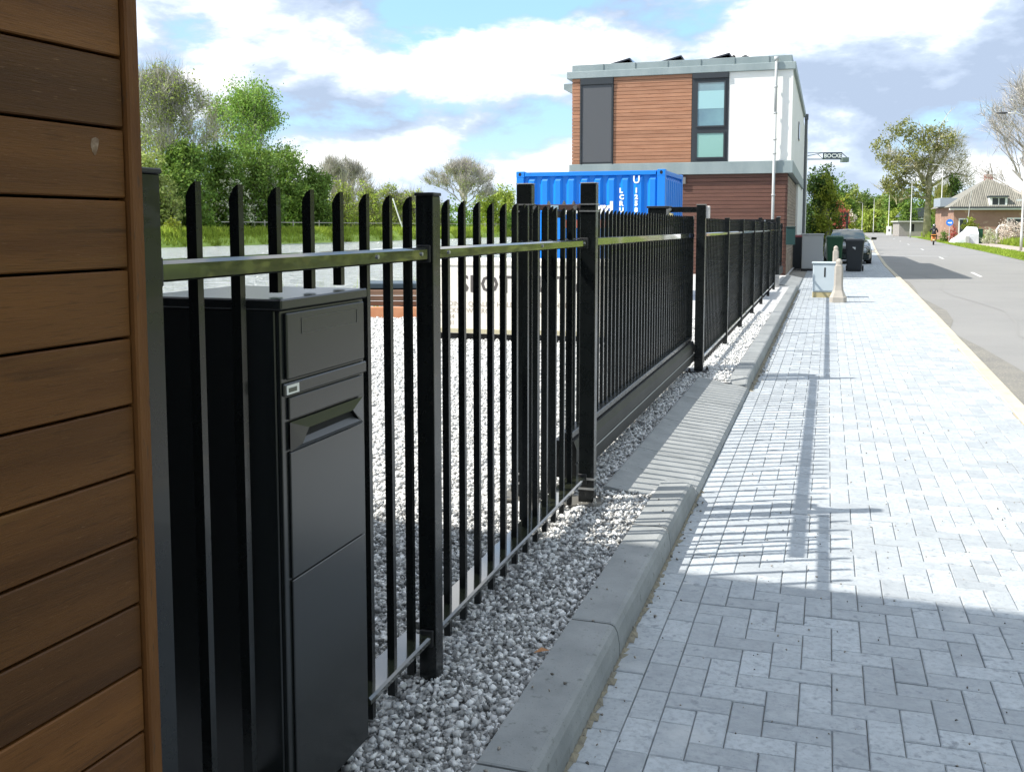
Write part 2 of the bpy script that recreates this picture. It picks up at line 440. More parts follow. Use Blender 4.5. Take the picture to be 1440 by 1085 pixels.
def clamp_rect(r):
    e = interp(ROAD_L, (r[2] + r[3]) / 2) + 0.0
    x0, x1 = r[0], min(r[1], e + 0.01)
    if r[0] < hx0 - 1e-6 and r[1] > hx0 + 1e-6: x0 = hx0
    if x1 - x0 < 0.03: return None
    return (x0, x1, r[2], r[3])
for j in range(-1, NR):
    e = interp(ROAD_L, Y0 + j * W)
    nc = int((e - hx0) / W) + 2
    for i in range(-1, nc):
        k = (i - j) % 4
        X, Yb = hx0 + i * W, Y0 + j * W
        if k == 0:
            r = (X, X + 2 * W, Yb, Yb + W)
            if i == -1: r = (hx0, hx0 + W, Yb, Yb + W)
        elif k == 3 and i >= 0: r = (X, X + W, Yb, Yb + 2 * W)
        else: continue
        r = clamp_rect(r)
        if r: rects.append(r)
YAWR, PITR = math.radians(YAW), math.radians(PIT)
Fv = Vector((-math.sin(YAWR) * math.cos(PITR), math.cos(YAWR) * math.cos(PITR), -math.sin(PITR)))
Rv = Vector((math.cos(YAWR), math.sin(YAWR), 0)); Uv = Rv.cross(Fv)
def to_px(p):
    v = Vector(p) - Vector((0, 0, 1.5)); z = v.dot(Fv)
    if z < 0.05: return (-9999, -9999)
    return (720 + F_PX * v.dot(Rv) / z, 449.67 - F_PX * v.dot(Uv) / z)
def vis(r):
    u, v = to_px(((r[0] + r[1]) / 2, (r[2] + r[3]) / 2, 0)); return -20 < u < 1460 and v < 1105
rects.sort(key=lambda r: (r[2] + r[3]) / 2 + abs(r[0]) * 0.1)
singles = 0; bulk = MB()
big = [r for r in rects if vis(r)]
chosen = set(id(r) for r in big[:298])
for r in rects:
    far = r[2] > 30
    a = (0.0018, 0.012) if not far else (0.0008, 0.004)
    dz, tx, ty = rnd.gauss(0, a[0] * 0.6), rnd.gauss(0, a[1] * 0.5), rnd.gauss(0, a[1] * 0.5)
    if id(r) in chosen:
        cx0, cy0 = (r[0] + r[1]) / 2, (r[2] + r[3]) / 2
        vs, fs = paver_geo(r[0] - cx0, r[1] - cx0, r[2] - cy0, r[3] - cy0, dz, tx, ty)
        me = bpy.data.meshes.new('paver'); me.from_pydata(vs, [], fs); me.materials.append(m_paver)
        add('paver', me, pave, (cx0, cy0, 0))
    else:
        bulk.add(*paver_geo(*r, dz, tx, ty))
me = bpy.data.meshes.new('paver_field'); me.from_pydata(bulk.v, [], bulk.f); me.materials.append(m_paver)
o = add('paver_field', me, pave); o['kind'] = 'stuff'

# concrete kerb with raised blocks and the sloping crossing slabs at the gate
kerb = struct('kerb', MB().box(-0.80, -0.70, -2.0, 26.0, -0.05, -0.03), m_kerb)
def kerb_block(y0, y1, end=None):
    prof = lambda h, sl: [(-0.835, -0.02), (XK, -0.02), (XK - 0.001, 0.045 * h / .12), (XK - 0.009, h - 0.028), (XK - 0.019, h - 0.008), (XK - 0.034, h - 0.001), (-0.83, h)]
    ys = [y0 + 0.0045, y1 - 0.0045]; m1 = MB()
    rings = []
    def ring(yy, h, dx=0): return [(x, yy, z) for x, z in prof(h, 0)]
    if end == 'a': rings = [ring(ys[0], 0.055), ring(ys[0] + 0.05, 0.075), ring(ys[0] + 0.16, 0.116), ring(ys[1], 0.12)]
    elif end == 'b': rings = [ring(ys[0], 0.12), ring(ys[1] - 0.16, 0.116), ring(ys[1] - 0.05, 0.075), ring(ys[1], 0.055)]
    else: rings = [ring(ys[0], 0.117), ring(ys[0] + 0.006, 0.12), ring(ys[1] - 0.006, 0.12), ring(ys[1], 0.117)]
    m1.loft(rings)
    part('kerb_block', m1, m_kerb, kerb)
ye = 5.52
edges = [0.32, 1.32, 2.32, 3.32, 4.50, 5.52]
for i in range(5): kerb_block(edges[i], edges[i + 1], 'b' if i == 4 else None)
ys_ = 9.25
edges = [9.25] + [9.25 + 0.98 * i for i in range(1, 17)]
for i in range(16): kerb_block(edges[i], edges[i + 1], 'a' if i == 0 else ('b' if i == 15 else None))
def slab(y0, y1):
    prof = [(-1.115, -0.02), (XK + 0.004, -0.02), (XK + 0.004, 0.012), (XK - 0.014, 0.034), (XK - 0.05, 0.046), (-1.10, 0.118), (-1.115, 0.112)]
    m1 = MB(); m1.loft([[(x, yy, z) for x, z in prof] for yy in (y0 + 0.004, y1 - 0.004)])
    part('crossing_slab', m1, m_kerb, kerb)
for y0, y1 in ((5.14, 6.14), (6.14, 7.14), (7.14, 8.14), (8.14, 9.25)):
    if y0 == 5.14:   # first slab notched behind the kerb end
        m1 = MB(); m1.loft([[(x, yy, z) for x, z in [(-1.115, -0.02), (-0.84, -0.02), (-0.84, 0.076), (-1.10, 0.118), (-1.115, 0.112)]] for yy in (5.144, 5.524)])
        m1.loft([[(x, yy, z) for x, z in [(-1.115, -0.02), (XK + 0.004, -0.02), (XK + 0.004, 0.012), (XK - 0.014, 0.034), (XK - 0.05, 0.046), (-1.10, 0.118), (-1.115, 0.112)]] for yy in (5.525, 6.136)])
        part('crossing_slab', m1, m_kerb, kerb)
    else: slab(y0, y1)
for i in range(5): slab(24.95 + i, 25.95 + i)

# sand and grit line along the kerb foot
m_sand = mat('yellow sand grit', (0.27, 0.24, 0.17), 0.95, var=(0.17, 0.16, 0.13), vscale=18, bump=0.8, bscale=120, bdist=0.006, coord='World')
mb = MB(); yy = 1.2
while yy < 24.5:
    if not (5.6 < yy < 9.2):
        wv = 0.006 + abs(rnd.gauss(0, 0.011)); w2 = 0.006 + abs(rnd.gauss(0, 0.011)) if yy < 9 else 0.03
        if yy > 9.2: wv += 0.03 * rnd.random() + 0.012
        mb.add([(XK - 0.003, yy, 0.003), (XK + wv, yy, 0.002), (XK + w2, yy + 0.05, 0.002), (XK - 0.003, yy + 0.05, 0.003), (XK + 0.003, yy + 0.025, 0.012)],
               [(0, 1, 4), (1, 2, 4), (2, 3, 4), (3, 0, 4)])
    yy += 0.05
o = part('kerb_foot_sand', mb, m_sand, pave, kind='stuff')

# ------------------------------------------------------------------ gravel yard
mb = MB()
gx0, gx1 = -7.0, -0.80
mb.quad((gx0, -4, 0.080), (-1.1, -4, 0.080), (-1.1, 5.3, 0.080), (gx0, 5.3, 0.080))
mb.quad((-1.1, -4, 0.0805), (-0.82, -4, 0.0805), (-0.82, 5.3, 0.0805), (-1.1, 5.3, 0.0805))
mb.quad((gx0, 5.3, 0.080), (-1.1, 5.3, 0.080), (-1.1, 34, 0.080), (gx0, 34, 0.080))
mb.quad((-1.1, 9.2, 0.0805), (-0.82, 9.2, 0.0805), (-0.82, 24.9, 0.0805), (-1.1, 24.9, 0.0805))
mb.quad((gx0, 34, 0.079), (-1.1, 34, 0.079), (-1.1, 110, 0.079), (gx0, 110, 0.079))
struct('gravel_bed', mb, m_gravel)
# quay edge
mb = MB(); mb.box(-7.3, -7.0, -10, 200, -0.6, 0.14)
struct('quay_edge', mb, mat('dark quay timber', (0.10, 0.085, 0.07), 0.9, var=(0.16, 0.14, 0.11), vscale=3, bump=0.4, bscale=12, coord='World'))

def stones(name, regions, m, kind='cube'):
    if kind == 'ico':
        t = (1 + 5 ** 0.5) / 2
        bv = np.array([(-1, t, 0), (1, t, 0), (-1, -t, 0), (1, -t, 0), (0, -1, t), (0, 1, t), (0, -1, -t), (0, 1, -t), (t, 0, -1), (t, 0, 1), (-t, 0, -1), (-t, 0, 1)]) / 1.9
        bf = np.array([(0, 11, 5), (0, 5, 1), (0, 1, 7), (0, 7, 10), (0, 10, 11), (1, 5, 9), (5, 11, 4), (11, 10, 2), (10, 7, 6), (7, 1, 8), (3, 9, 4), (3, 4, 2), (3, 2, 6), (3, 6, 8), (3, 8, 9), (4, 9, 5), (2, 4, 11), (6, 2, 10), (8, 6, 7), (9, 8, 1)])
    elif kind == 'cube':
        bv = np.array([(x, y, z) for z in (-.62, .62) for y in (-.62, .62) for x in (-.62, .62)], float)
        bf = np.array([(0, 2, 3), (0, 3, 1), (4, 5, 7), (4, 7, 6), (0, 1, 5), (0, 5, 4), (2, 6, 7), (2, 7, 3), (0, 4, 6), (0, 6, 2), (1, 3, 7), (1, 7, 5)])
    else:
        bv = np.array([(1, 0.2, 0), (-1, -.1, 0.1), (0, 1, 0), (0.1, -1, -.1), (0, 0, 1), (0, 0.1, -1)], float)
        bf = np.array([(0, 2, 4), (2, 1, 4), (1, 3, 4), (3, 0, 4), (2, 0, 5), (1, 2, 5), (3, 1, 5), (0, 3, 5)])
    V = []; Fc = []; off = 0
    for (x0, x1, y0, y1, z, dens_, s0, s1) in regions:
        n = int((x1 - x0) * (y1 - y0) * dens_)
        p = np.stack([rng.uniform(x0, x1, n), rng.uniform(y0, y1, n), z + rng.uniform(-0.004, 0.012, n)], 1)
        sz = rng.uniform(s0, s1, n) * 0.5
        asp = np.stack([rng.uniform(0.8, 1.35, n), rng.uniform(0.65, 1.0, n), rng.uniform(0.5, 0.85, n)], 1) * sz[:, None]
        v = (bv[None] * (1 + rng.uniform(-0.38, 0.38, (n, len(bv), 1))) + (rng.uniform(-0.28, 0.28, (n, len(bv), 3)) if kind == 'cube' else 0)) * asp[:, None, :]
        a, b, c = rng.uniform(0, 6.28, n), rng.normal(0, 0.5, n), rng.normal(0, 0.5, n)
        ca, sa, cb, sb, cc, s_c = np.cos(a), np.sin(a), np.cos(b), np.sin(b), np.cos(c), np.sin(c)
        x, yv, zv = v[..., 0], v[..., 1], v[..., 2]
        y2, z2 = yv * cb[:, None] - zv * sb[:, None], yv * sb[:, None] + zv * cb[:, None]
        x3, z3 = x * cc[:, None] + z2 * s_c[:, None], -x * s_c[:, None] + z2 * cc[:, None]
        X, Yq = x3 * ca[:, None] - y2 * sa[:, None], x3 * sa[:, None] + y2 * ca[:, None]
        v = np.stack([X, Yq, z3], -1) + p[:, None, :]
        V.append(v.reshape(-1, 3)); Fc.append((bf[None] + (np.arange(n) * len(bv))[:, None, None]).reshape(-1, 3) + off); off += n * len(bv)
    o = add(name, np_mesh(name, np.concatenate(V), np.concatenate(Fc), m)); o['kind'] = 'stuff'
    return o
o = stones('gravel', [(-1.16, -0.84, 1.3, 5.13, 0.088, 6200, 0.012, 0.029), (-2.3, -1.16, 1.9, 4.6, 0.086, 4200, 0.013, 0.030),
                  (-1.55, -1.125, 5.1, 9.6, 0.088, 2600, 0.018, 0.034)], m_stone)
o['label'] = 'grey crushed stone between the black fence and the kerb'
o = stones('gravel', [(-5.2, -2.3, 3.2, 9.5, 0.084, 1100, 0.024, 0.044), (-2.3, -1.16, 4.6, 9.5, 0.084, 1500, 0.024, 0.04), (-1.16, -0.845, 9.25, 17.0, 0.086, 1800, 0.024, 0.042),
                  (-6.8, -1.2, 9.5, 15.5, 0.082, 330, 0.03, 0.055)], mat('sunlit yard stone', (0.60, 0.60, 0.585), 0.8, island=0.34, coord='World'), 'oct')  # lighter copy of the near stone colour, whitened for full sun
o['label'] = 'gravel covering the yard behind the fence, sunlight put into its pale colour'
# loose pebbles on the pavement and kerb
o = stones('loose_pebbles', [(XK + 0.0, XK + 0.06, 1.6, 5.6, 0.004, 170, 0.006, 0.016), (XK + 0.02, 1.3, 2.0, 6.0, 0.002, 34, 0.003, 0.010),
                             (-0.82, -0.70, 2.0, 5.0, 0.122, 45, 0.006, 0.014), (XK, XK + 0.09, 9.5, 24, 0.004, 140, 0.01, 0.022), (XK, 1.5, 6, 14, 0.004, 3, 0.008, 0.014)],
           mat('loose dark pebble', (0.22, 0.20, 0.17), 0.85, island=0.6, coord='World'))

lf = MB(); lf.add([(0, 0, 0), (.03, .012, .012), (.055, 0, .004), (.028, -.016, .010), (.028, 0, .002)], [(0, 4, 1), (1, 4, 2), (2, 4, 3), (3, 4, 0)])
lo_ = thing('dry_leaf', 'small orange brown dry leaf lying on the gravel beside the kerb', 'leaf', (-0.885, 3.03, 0.108), 0.5, me=lf.mesh('dry_leaf', mat('dry leaf', (0.40, 0.20, 0.09), 0.8)))
# ------------------------------------------------------------------ canal, far bank, verge
m_water = bpy.data.materials.new('canal water'); m_water.use_nodes = True
t = m_water.node_tree; p = t.nodes['Principled BSDF']
p.inputs['Base Color'].default_value = (0.52, 0.55, 0.56, 1); p.inputs['Roughness'].default_value = 0.14; p.inputs['IOR'].default_value = 1.5  # pale base colour stands in for the bright sky reflection
gn = t.nodes.new('ShaderNodeNewGeometry'); mp = t.nodes.new('ShaderNodeMapping'); mp.inputs['Scale'].default_value = (0.8, 0.8, 1)
t.links.new(gn.outputs['Position'], mp.inputs[0])
n1 = t.nodes.new('ShaderNodeTexNoise'); n1.inputs['Scale'].default_value = 1.6; n1.inputs['Detail'].default_value = 6; n1.inputs['Roughness'].default_value = 0.62
t.links.new(mp.outputs[0], n1.inputs['Vector'])
b = t.nodes.new('ShaderNodeBump'); b.inputs['Strength'].default_value = 1.0; b.inputs['Distance'].default_value = 1.3
t.links.new(n1.outputs['Fac'], b.inputs['Height']); t.links.new(b.outputs[0], p.inputs['Normal'])
mb = MB(); mb.quad((-55.5, -300, -0.3), (-7.2, -300, -0.3), (-7.2, 4000, -0.3), (-55.5, 4000, -0.3))
struct('canal_water', mb, m_water)
# far bank as an uneven dyke
mb = MB(); n = 160
ysb = [-40 + i * 2.2 for i in range(n)] + [320 + i * 60 for i in range(1, 50)]
prev = None
for yy in ysb:
    h = 0.95 + 0.10 * math.sin(yy * 0.21) + rnd.uniform(-0.08, 0.08); e = rnd.uniform(-0.25, 0.25)
    cur = [(-54.7 + e, yy, -0.5), (-55.1 + e, yy, 0.25 + rnd.uniform(-.1, .15)), (-55.9 + e * .5, yy, h), (-60, yy, h + 0.1), (-1800, yy, 1.0)]
    if prev:
        for k in range(4): mb.quad(prev[k], cur[k], cur[k + 1], prev[k + 1])
    prev = cur
struct('far_bank', mb, mat('bank turf', (0.26, 0.38, 0.06), 0.9, var=(0.36, 0.46, 0.10), vscale=1.2, coord='World'))

def blades(name, region_fn, n, h0, h1, wd, m, label):
    """tufts: thin upright triangles"""
    P = np.array([region_fn() for _ in range(n)])
    h = rng.uniform(h0, h1, n); a = rng.uniform(0, 6.28, n); ln = rng.normal(0, 0.25, (n, 2)) * h[:, None]
    dx = np.stack([np.cos(a), np.sin(a), np.zeros(n)], 1) * wd
    tip = P + np.stack([ln[:, 0], ln[:, 1], h], 1)
    V = np.stack([P - dx, P + dx, tip], 1).reshape(-1, 3)
    o = add(name, np_mesh(name, V, np.arange(3 * n).reshape(-1, 3), m)); o['kind'] = 'stuff'; o['label'] = label
    return o
def rb():
    yy = rng.uniform(35, 240) if rng.random() < 0.8 else rng.uniform(35, 110); x = -54.85 - abs(rng.normal(0, 1.0)); return (x, yy, max(-0.3, min(1.0, -0.3 + (-54.9 - x) * 1.3)))
blades('bank_grass', rb, 34000, 0.25, 0.75, 0.07, m_blade, 'bright green grass along the far canal bank')
# right-hand verge
VERGE = [(-60, 3.0), (30, 3.4), (60, 2.5), (100, 1.4), (200, 3.0), (900, 3)]
mb = MB(); strip(mb, lambda y: interp(ROAD_R, y) - 0.02, lambda y: interp(ROAD_R, y) + 1.9, -0.035)
struct('verge', mb, m_grass)
PATH_A = [(-60, 8.3), (40, 9.9), (60, 11.4), (75, 12.2), (96, 12.8), (121, 13.6), (180, 15.5), (900, 17)]
mb = MB(); strip(mb, lambda y: interp(ROAD_R, y) + 1.88, lambda y: interp(ROAD_R, y) + 4.2, -0.028)
struct('cycle_path', mb, mat('pinkish paved path', (0.40, 0.33, 0.28), 0.9, var=(0.33, 0.29, 0.25), vscale=2, coord='World'))
mb = MB(); strip(mb, lambda y: interp(ROAD_R, y) + 4.15, lambda y: 400, -0.045)
struct('garden_ground', mb, m_grass)
def rv():
    yy = rng.uniform(30, 150); return (interp(ROAD_R, yy) + rng.uniform(0.05, 1.8), yy, -0.03)
blades('verge_grass', rv, 12000, 0.05, 0.16, 0.05, m_blade, 'short grass verge along the right edge of the road')
def rg2():
    yy = rng.uniform(60, 128); return (interp(ROAD_R, yy) + rng.uniform(4.3, 9.0), yy, -0.04)
blades('garden_grass', rg2, 16000, 0.2, 0.75, 0.09, m_blade, 'tall bright grass in front of the brick house')
#PART2
# ================================================================== NEAR HOUSE (timber clad corner at the left edge)
m_wood = mat('oiled dark plank', (0.062, 0.0235, 0.0055), 0.45, var=(0.145, 0.060, 0.0155), vscale=1.3, bump=0.35, bscale=60, bdist=0.002, objvar=0.38,
             stretch=(1, 0.45, 9), layers=((34, 0.56, 0.85, (0.050, 0.020, 0.005)), (6, 0.60, 0.80, (0.048, 0.019, 0.005)), (2.2, 0.62, 0.76, (0.15, 0.068, 0.017))), speck=(70, 0.70, (0.20, 0.11, 0.05)), rvar=0.08, spec=0.22)
m_trim = mat('lighter timber trim', (0.100, 0.038, 0.0100), 0.6, spec=0.2, var=(0.165, 0.070, 0.020), vscale=5, bump=0.5, bscale=70, bdist=0.002, stretch=(4, 4, 0.8),
             layers=((30, 0.60, 0.68, (0.09, 0.045, 0.02)),))
m_render = mat('white render', (0.80, 0.80, 0.77), 0.85, var=(0.74, 0.74, 0.70), vscale=1.2, bump=0.15, bscale=60, bdist=0.003)
m_fascia = mat('grey green zinc fascia', (0.21, 0.26, 0.265), 0.5, metal=0.15, var=(0.29, 0.34, 0.34), vscale=1.6, stretch=(1, 1, 0.3), objvar=0.06)
H = thing('timber_clad_house', 'dark brown plank wall corner close at the left edge', 'house', (-1.04, 1.345, 0), math.radians(-3.1))
mb = MB(); mb.box(-8.0, -0.045, -12.0, -0.02, 0.0, 2.9); mb.box(-8.0, -0.03, -12.0, 0.0, 2.9, 6.1)
part('wall', mb, m_dark, H)
part('roof', MB().box(-8.3, 0.14, -12.3, 0.24, 6.1, 6.42), m_fascia, H)
part('corner_trim', MB().box(-0.05, 0.0, -0.028, 0.0, 0.05, 2.88, 0.003), m_trim, H)
PZ = [-0.06 + 0.1095 * i for i in range(27)]
off = 1.8765 - round((1.8765 - PZ[0]) / 0.1085) * 0.1085
for i in range(-1, 27):
    z0 = 1.868 + (i - 17) * 0.1085
    if z0 < 0.02: continue
    m1 = MB(); m1.box(-0.032, -0.009, -2.6, -0.0305, z0 + 0.0022, z0 + 0.1062, 0.0022)
    pl = part('plank', m1, m_wood, H)
part('white_paint_dab', MB().prism([(-0.098, 1.612), (-0.094, 1.606), (-0.090, 1.609), (-0.086, 1.620), (-0.083, 1.631), (-0.090, 1.634), (-0.099, 1.631), (-0.101, 1.622)], 'x', -0.0092, -0.0086),
     mat('chalky mark', (0.30, 0.22, 0.15), 0.9, var=(0.11, 0.055, 0.02), vscale=90), H)

# ================================================================== FENCES
PX0, PX1 = -1.1925, -1.170          # picket depth range
def picket_mesh(zb, zt, w=0.0225, d=0.019):
    m1 = MB()
    x0, x1 = 0.0, w; hw = d / 2
    sec = [(x0, zt - 0.030), (x0 + w * 0.18, zt - 0.019), (x0 + w * 0.5, zt - 0.007), (x1, zt)]
    pts = [(x0, zb), (x1, zb)] + [(a, b) for a, b in sec[::-1]]
    m1.prism(pts, 'y', -hw, hw)
    return m1.mesh('picket', m_black)
fence_pick = picket_mesh(0.135, 1.588)
far_pick = picket_mesh(0.12, 1.592)
def pickets(parent, ys, me, x=PX0):
    for yy in ys:
        add('picket', me, parent, (x, yy, 0))
def fpost(parent, y0, zt=1.598, wx=(-1.178, -1.122), dy=0.06, cap=True, zb=0.0):
    part('post', MB().box(wx[0], wx[1], y0, y0 + dy, zb, zt - 0.006, 0.002), m_black, parent)
    if cap: part('post_cap', MB().box(wx[0] - 0.003, wx[1] + 0.003, y0 - 0.003, y0 + dy + 0.003, zt - 0.0058, zt + 0.004, 0.002), m_matt, parent)
F1 = thing('picket_fence', 'black picket fence in front of the parcel mailbox, with angled picket tips', 'fence', (0, 0, 0))
fpost(F1, 1.435); fpost(F1, 2.765)
def rail(parent, y0, y1, zc, hh, x0=-1.166, x1=-1.132):
    m1 = MB(); m1.prism([(x0, zc - hh), (x1 - 0.004, zc - hh), (x1, zc - hh + 0.004), (x1, zc + hh - 0.008), (x1 - 0.006, zc + hh - 0.001), (x0, zc + hh)], 'y', y0, y1)
    part('rail', m1, m_rail, parent)
rail(F1, 1.510, 2.752, 1.421, 0.020)
rail(F1, 2.838, 4.800, 1.421, 0.019)
for ya, yb in ((1.51, 1.885), (2.325, 2.752), (2.838, 4.800)): rail(F1, ya, yb, 0.235, 0.012, x0=-1.222)
for yy in (1.4955, 2.753, 2.8265, 4.801):
    for zc in (1.421, 0.235):
        part('rail_bracket', MB().box(-1.171, -1.128, yy, yy + 0.011, zc - 0.027, zc + 0.025, 0.002), m_matt, F1)
pickets(F1, [1.675, 1.822, 2.425, 2.572, 2.712], fence_pick)
short_pick = picket_mesh(1.353, 1.588)
pickets(F1, [1.972, 2.125, 2.276], short_pick)
pickets(F1, [3.020 + 0.150 * i for i in range(12)], fence_pick)

def bolt(parent, p, axis='z', r=0.012, h=0.02, m=None):
    x, y, z = p
    e = {'x': (h, 0, 0), 'y': (0, h, 0), 'z': (0, 0, h)}[axis]
    m1 = MB(); m1.tube([(x, y, z), (x + e[0] * .5, y + e[1] * .5, z + e[2] * .5)], r, 6); m1.tube([(x + e[0] * .5, y + e[1] * .5, z + e[2] * .5), (x + e[0], y + e[1], z + e[2])], r * 0.55, 6)
    part('bolt', m1, m or m_zinc, parent)
for yy in (2.79, 2.92, 4.0, 4.75, 2.40, 2.70):
    m1 = MB(); m1.tube([(-1.1315, yy, 1.421), (-1.128, yy, 1.421)], 0.0055, 8); part('rail_screw', m1, m_zinc, F1)
# gate guide portal: two tall posts with a roller bar between them
G1 = thing('gate_guide_posts', 'pair of tall black gate posts with roller bar and bright bolts between them', 'gate post', (0, 0, 0))
for (xa, xb) in ((-1.180, -1.100), (-1.512, -1.432)):
    part('post', MB().box(xa, xb, 4.85, 4.91, 0.10, 1.712, 0.003), m_black, G1)
    part('post_cap', MB().box(xa - 0.002, xb + 0.002, 4.848, 4.912, 1.713, 1.719, 0.002), mat('worn edge steel', (0.20, 0.21, 0.20), 0.4), G1)
    for zc in (1.612, 1.578):
        part('clamp_band', MB().box(xa - 0.004, xb + 0.004, 4.845, 4.915, zc - 0.0035, zc + 0.0035), m_zinc, G1)
    for zc in (0.225, 0.175):
        part('clamp_band', MB().box(xa - 0.005, xb + 0.005, 4.843, 4.917, zc - 0.005, zc + 0.005), m_zinc, G1)
    part('base_plate', MB().box(xa - 0.08, xb + 0.04, 4.79, 4.97, 0.092, 0.104, 0.002), mat('dull base plate', (0.12, 0.115, 0.10), 0.6), G1)
    for dx, dyy in ((-0.06, 4.81), (0.015, 4.81), (-0.06, 4.945), (0.015, 4.945)):
        bolt(G1, ((xa if dx < 0 else xb) + dx, dyy, 0.104), r=0.013, h=0.035)
part('roller_bar', MB().box(-1.43, -1.182, 4.865, 4.895, 1.583, 1.612, 0.002), mat('brown steel bar', (0.06, 0.035, 0.028), 0.5), G1)
for xx in (-1.35, -1.27, -1.22): bolt(G1, (xx, 4.88, 1.612), r=0.010, h=0.018)
part('bar_label', MB().box(-1.335, -1.295, 4.8635, 4.8648, 1.587, 1.608), mat('pale blue sticker', (0.35, 0.50, 0.60), 0.4), G1)
for xx in (-1.415, -1.205):
    m1 = MB(); m1.tube([(xx, 4.862, 1.595), (xx, 4.845, 1.595)], 0.011, 8); part('bolt', m1, m_zinc, G1)
m1 = MB(); m1.tube([(-1.29, 4.88, 1.582), (-1.29, 4.88, 1.545)], 0.022, 10); part('guide_roller', m1, m_matt, G1)

# sliding gate leaf with heavy bottom beam, its tail running behind the first fence
GX = -1.285
SG = thing('sliding_gate', 'long black sliding picket gate with heavy bottom beam, across the driveway', 'gate', (0, 0, 0))
gate_pick = picket_mesh(0.425, 1.605, 0.021)
pickets(SG, [4.13 + 0.1185 * i for i in range(8, 48)], gate_pick, GX - 0.022)
tail_pick = picket_mesh(0.17, 1.600)
pickets(SG, [4.13 + 0.1185 * i for i in range(6)], tail_pick, GX - 0.022)
part('rail', MB().prism([(GX + 0.002, 1.392), (GX + 0.034, 1.392), (GX + 0.040, 1.398), (GX + 0.040, 1.436), (GX + 0.034, 1.440), (GX + 0.002, 1.440)], 'y', 4.08, 9.83), m_rail, SG)
part('frame_rail', MB().box(GX - 0.025, GX + 0.035, 4.98, 9.83, 0.392, 0.428, 0.003), m_black, SG)
m_beam = mat('dusty black beam', (0.012, 0.013, 0.013), 0.45, var=(0.03, 0.03, 0.028), vscale=5, coord='World', spec=0.25)
part('bottom_beam', MB().prism([(GX - 0.075, 0.19), (GX + 0.065, 0.19), (GX + 0.065, 0.262), (GX + 0.055, 0.268), (GX + 0.065, 0.276), (GX + 0.065, 0.345), (GX + 0.05, 0.386), (GX - 0.06, 0.386), (GX - 0.075, 0.37)], 'y', 4.97, 9.80), m_beam, SG)
part('beam_groove_strip', MB().box(GX + 0.0655, GX + 0.0685, 5.0, 9.79, 0.266, 0.272), mat('pale edge strip', (0.42, 0.43, 0.42), 0.4), SG)
part('end_post', MB().box(GX - 0.03, GX + 0.04, 9.74, 9.80, 0.43, 1.603, 0.003), m_black, SG)
part('catch_wheel', MB().tube([(GX + 0.01, 9.86, 0.30), (GX + 0.05, 9.86, 0.30)], 0.035, 12), m_matt, SG)
part('toothed_rack', MB().box(GX - 0.10, GX - 0.076, 5.0, 9.7, 0.20, 0.23), m_matt, SG)

# catch posts with receiver arm and control cabinet
G2 = thing('gate_catch_post', 'tall black catch post with arm at the far end of the sliding gate', 'gate post', (0, 0, 0))
part('post', MB().box(-1.212, -1.128, 9.71, 9.78, 0.10, 1.708, 0.003), m_black, G2)
part('post_cap', MB().box(-1.215, -1.125, 9.707, 9.783, 1.709, 1.716, 0.002), mat('worn edge steel', (0, 0, 0)), G2)
part('base_plate', MB().box(-1.36, -1.08, 9.64, 9.86, 0.094, 0.106, 0.002), mat('dark base plate', (0.02, 0.02, 0.02), 0.5), G2)
for xx, yy in ((-1.33, 9.66), (-1.25, 9.67), (-1.10, 9.84), (-1.33, 9.84)): bolt(G2, (xx, yy, 0.106), r=0.014, h=0.03, m=m_matt)
part('arm', MB().box(-1.47, -1.213, 9.73, 9.76, 1.640, 1.692, 0.002), m_black, G2)
part('bracket', MB().prism([(-1.505, 1.60), (-1.487, 1.60), (-1.487, 1.66), (-1.455, 1.66), (-1.455, 1.672), (-1.505, 1.672)], 'y', 9.718, 9.729), m_zinc, G2)
m1 = MB(); m1.tube([(-1.468, 9.727, 1.668), (-1.468, 9.70, 1.668)], 0.014, 10); part('bolt', m1, m_zinc, G2)
part('catch_block', MB().box(-1.475, -1.44, 9.72, 9.76, 1.56, 1.632, 0.003), mat('cream plastic block', (0.50, 0.44, 0.24), 0.5), G2)
part('photo_cell', MB().box(-1.127, -1.088, 9.725, 9.765, 1.58, 1.70, 0.006), mat('pale grey plastic', (0.62, 0.60, 0.58), 0.5), G2)
G3 = thing('gate_control_cabinet', 'black square cabinet top standing behind the gate beside the catch arm', 'cabinet', (-1.60, 9.8, 0.08))
part('cabinet_body', MB().box(-0.09, 0.11, -0.06, 0.12, 0, 1.60, 0.006), m_black, G3)
part('cabinet_lid', MB().box(-0.10, 0.12, -0.07, 0.13, 1.601, 1.622, 0.004), m_matt, G3)
# third fence run, seen almost end-on
F2 = thing('picket_fence', 'black picket fence beyond the sliding gate, running to the brown house', 'fence', (0, 0, 0))
posts = [12.1, 14.25, 16.55, 18.85, 21.1, 23.3]
for yy in posts: fpost(F2, yy, 1.604, dy=0.05)
allp = [9.80] + posts + [24.55]
for i in range(len(allp) - 1):
    a, b_ = allp[i] + 0.055, allp[i + 1] - 0.003
    rail(F2, a, b_, 1.425, 0.018); rail(F2, a, b_, 0.235, 0.018)
pickets(F2, [9.92 + 0.1463 * i for i in range(100)], far_pick)
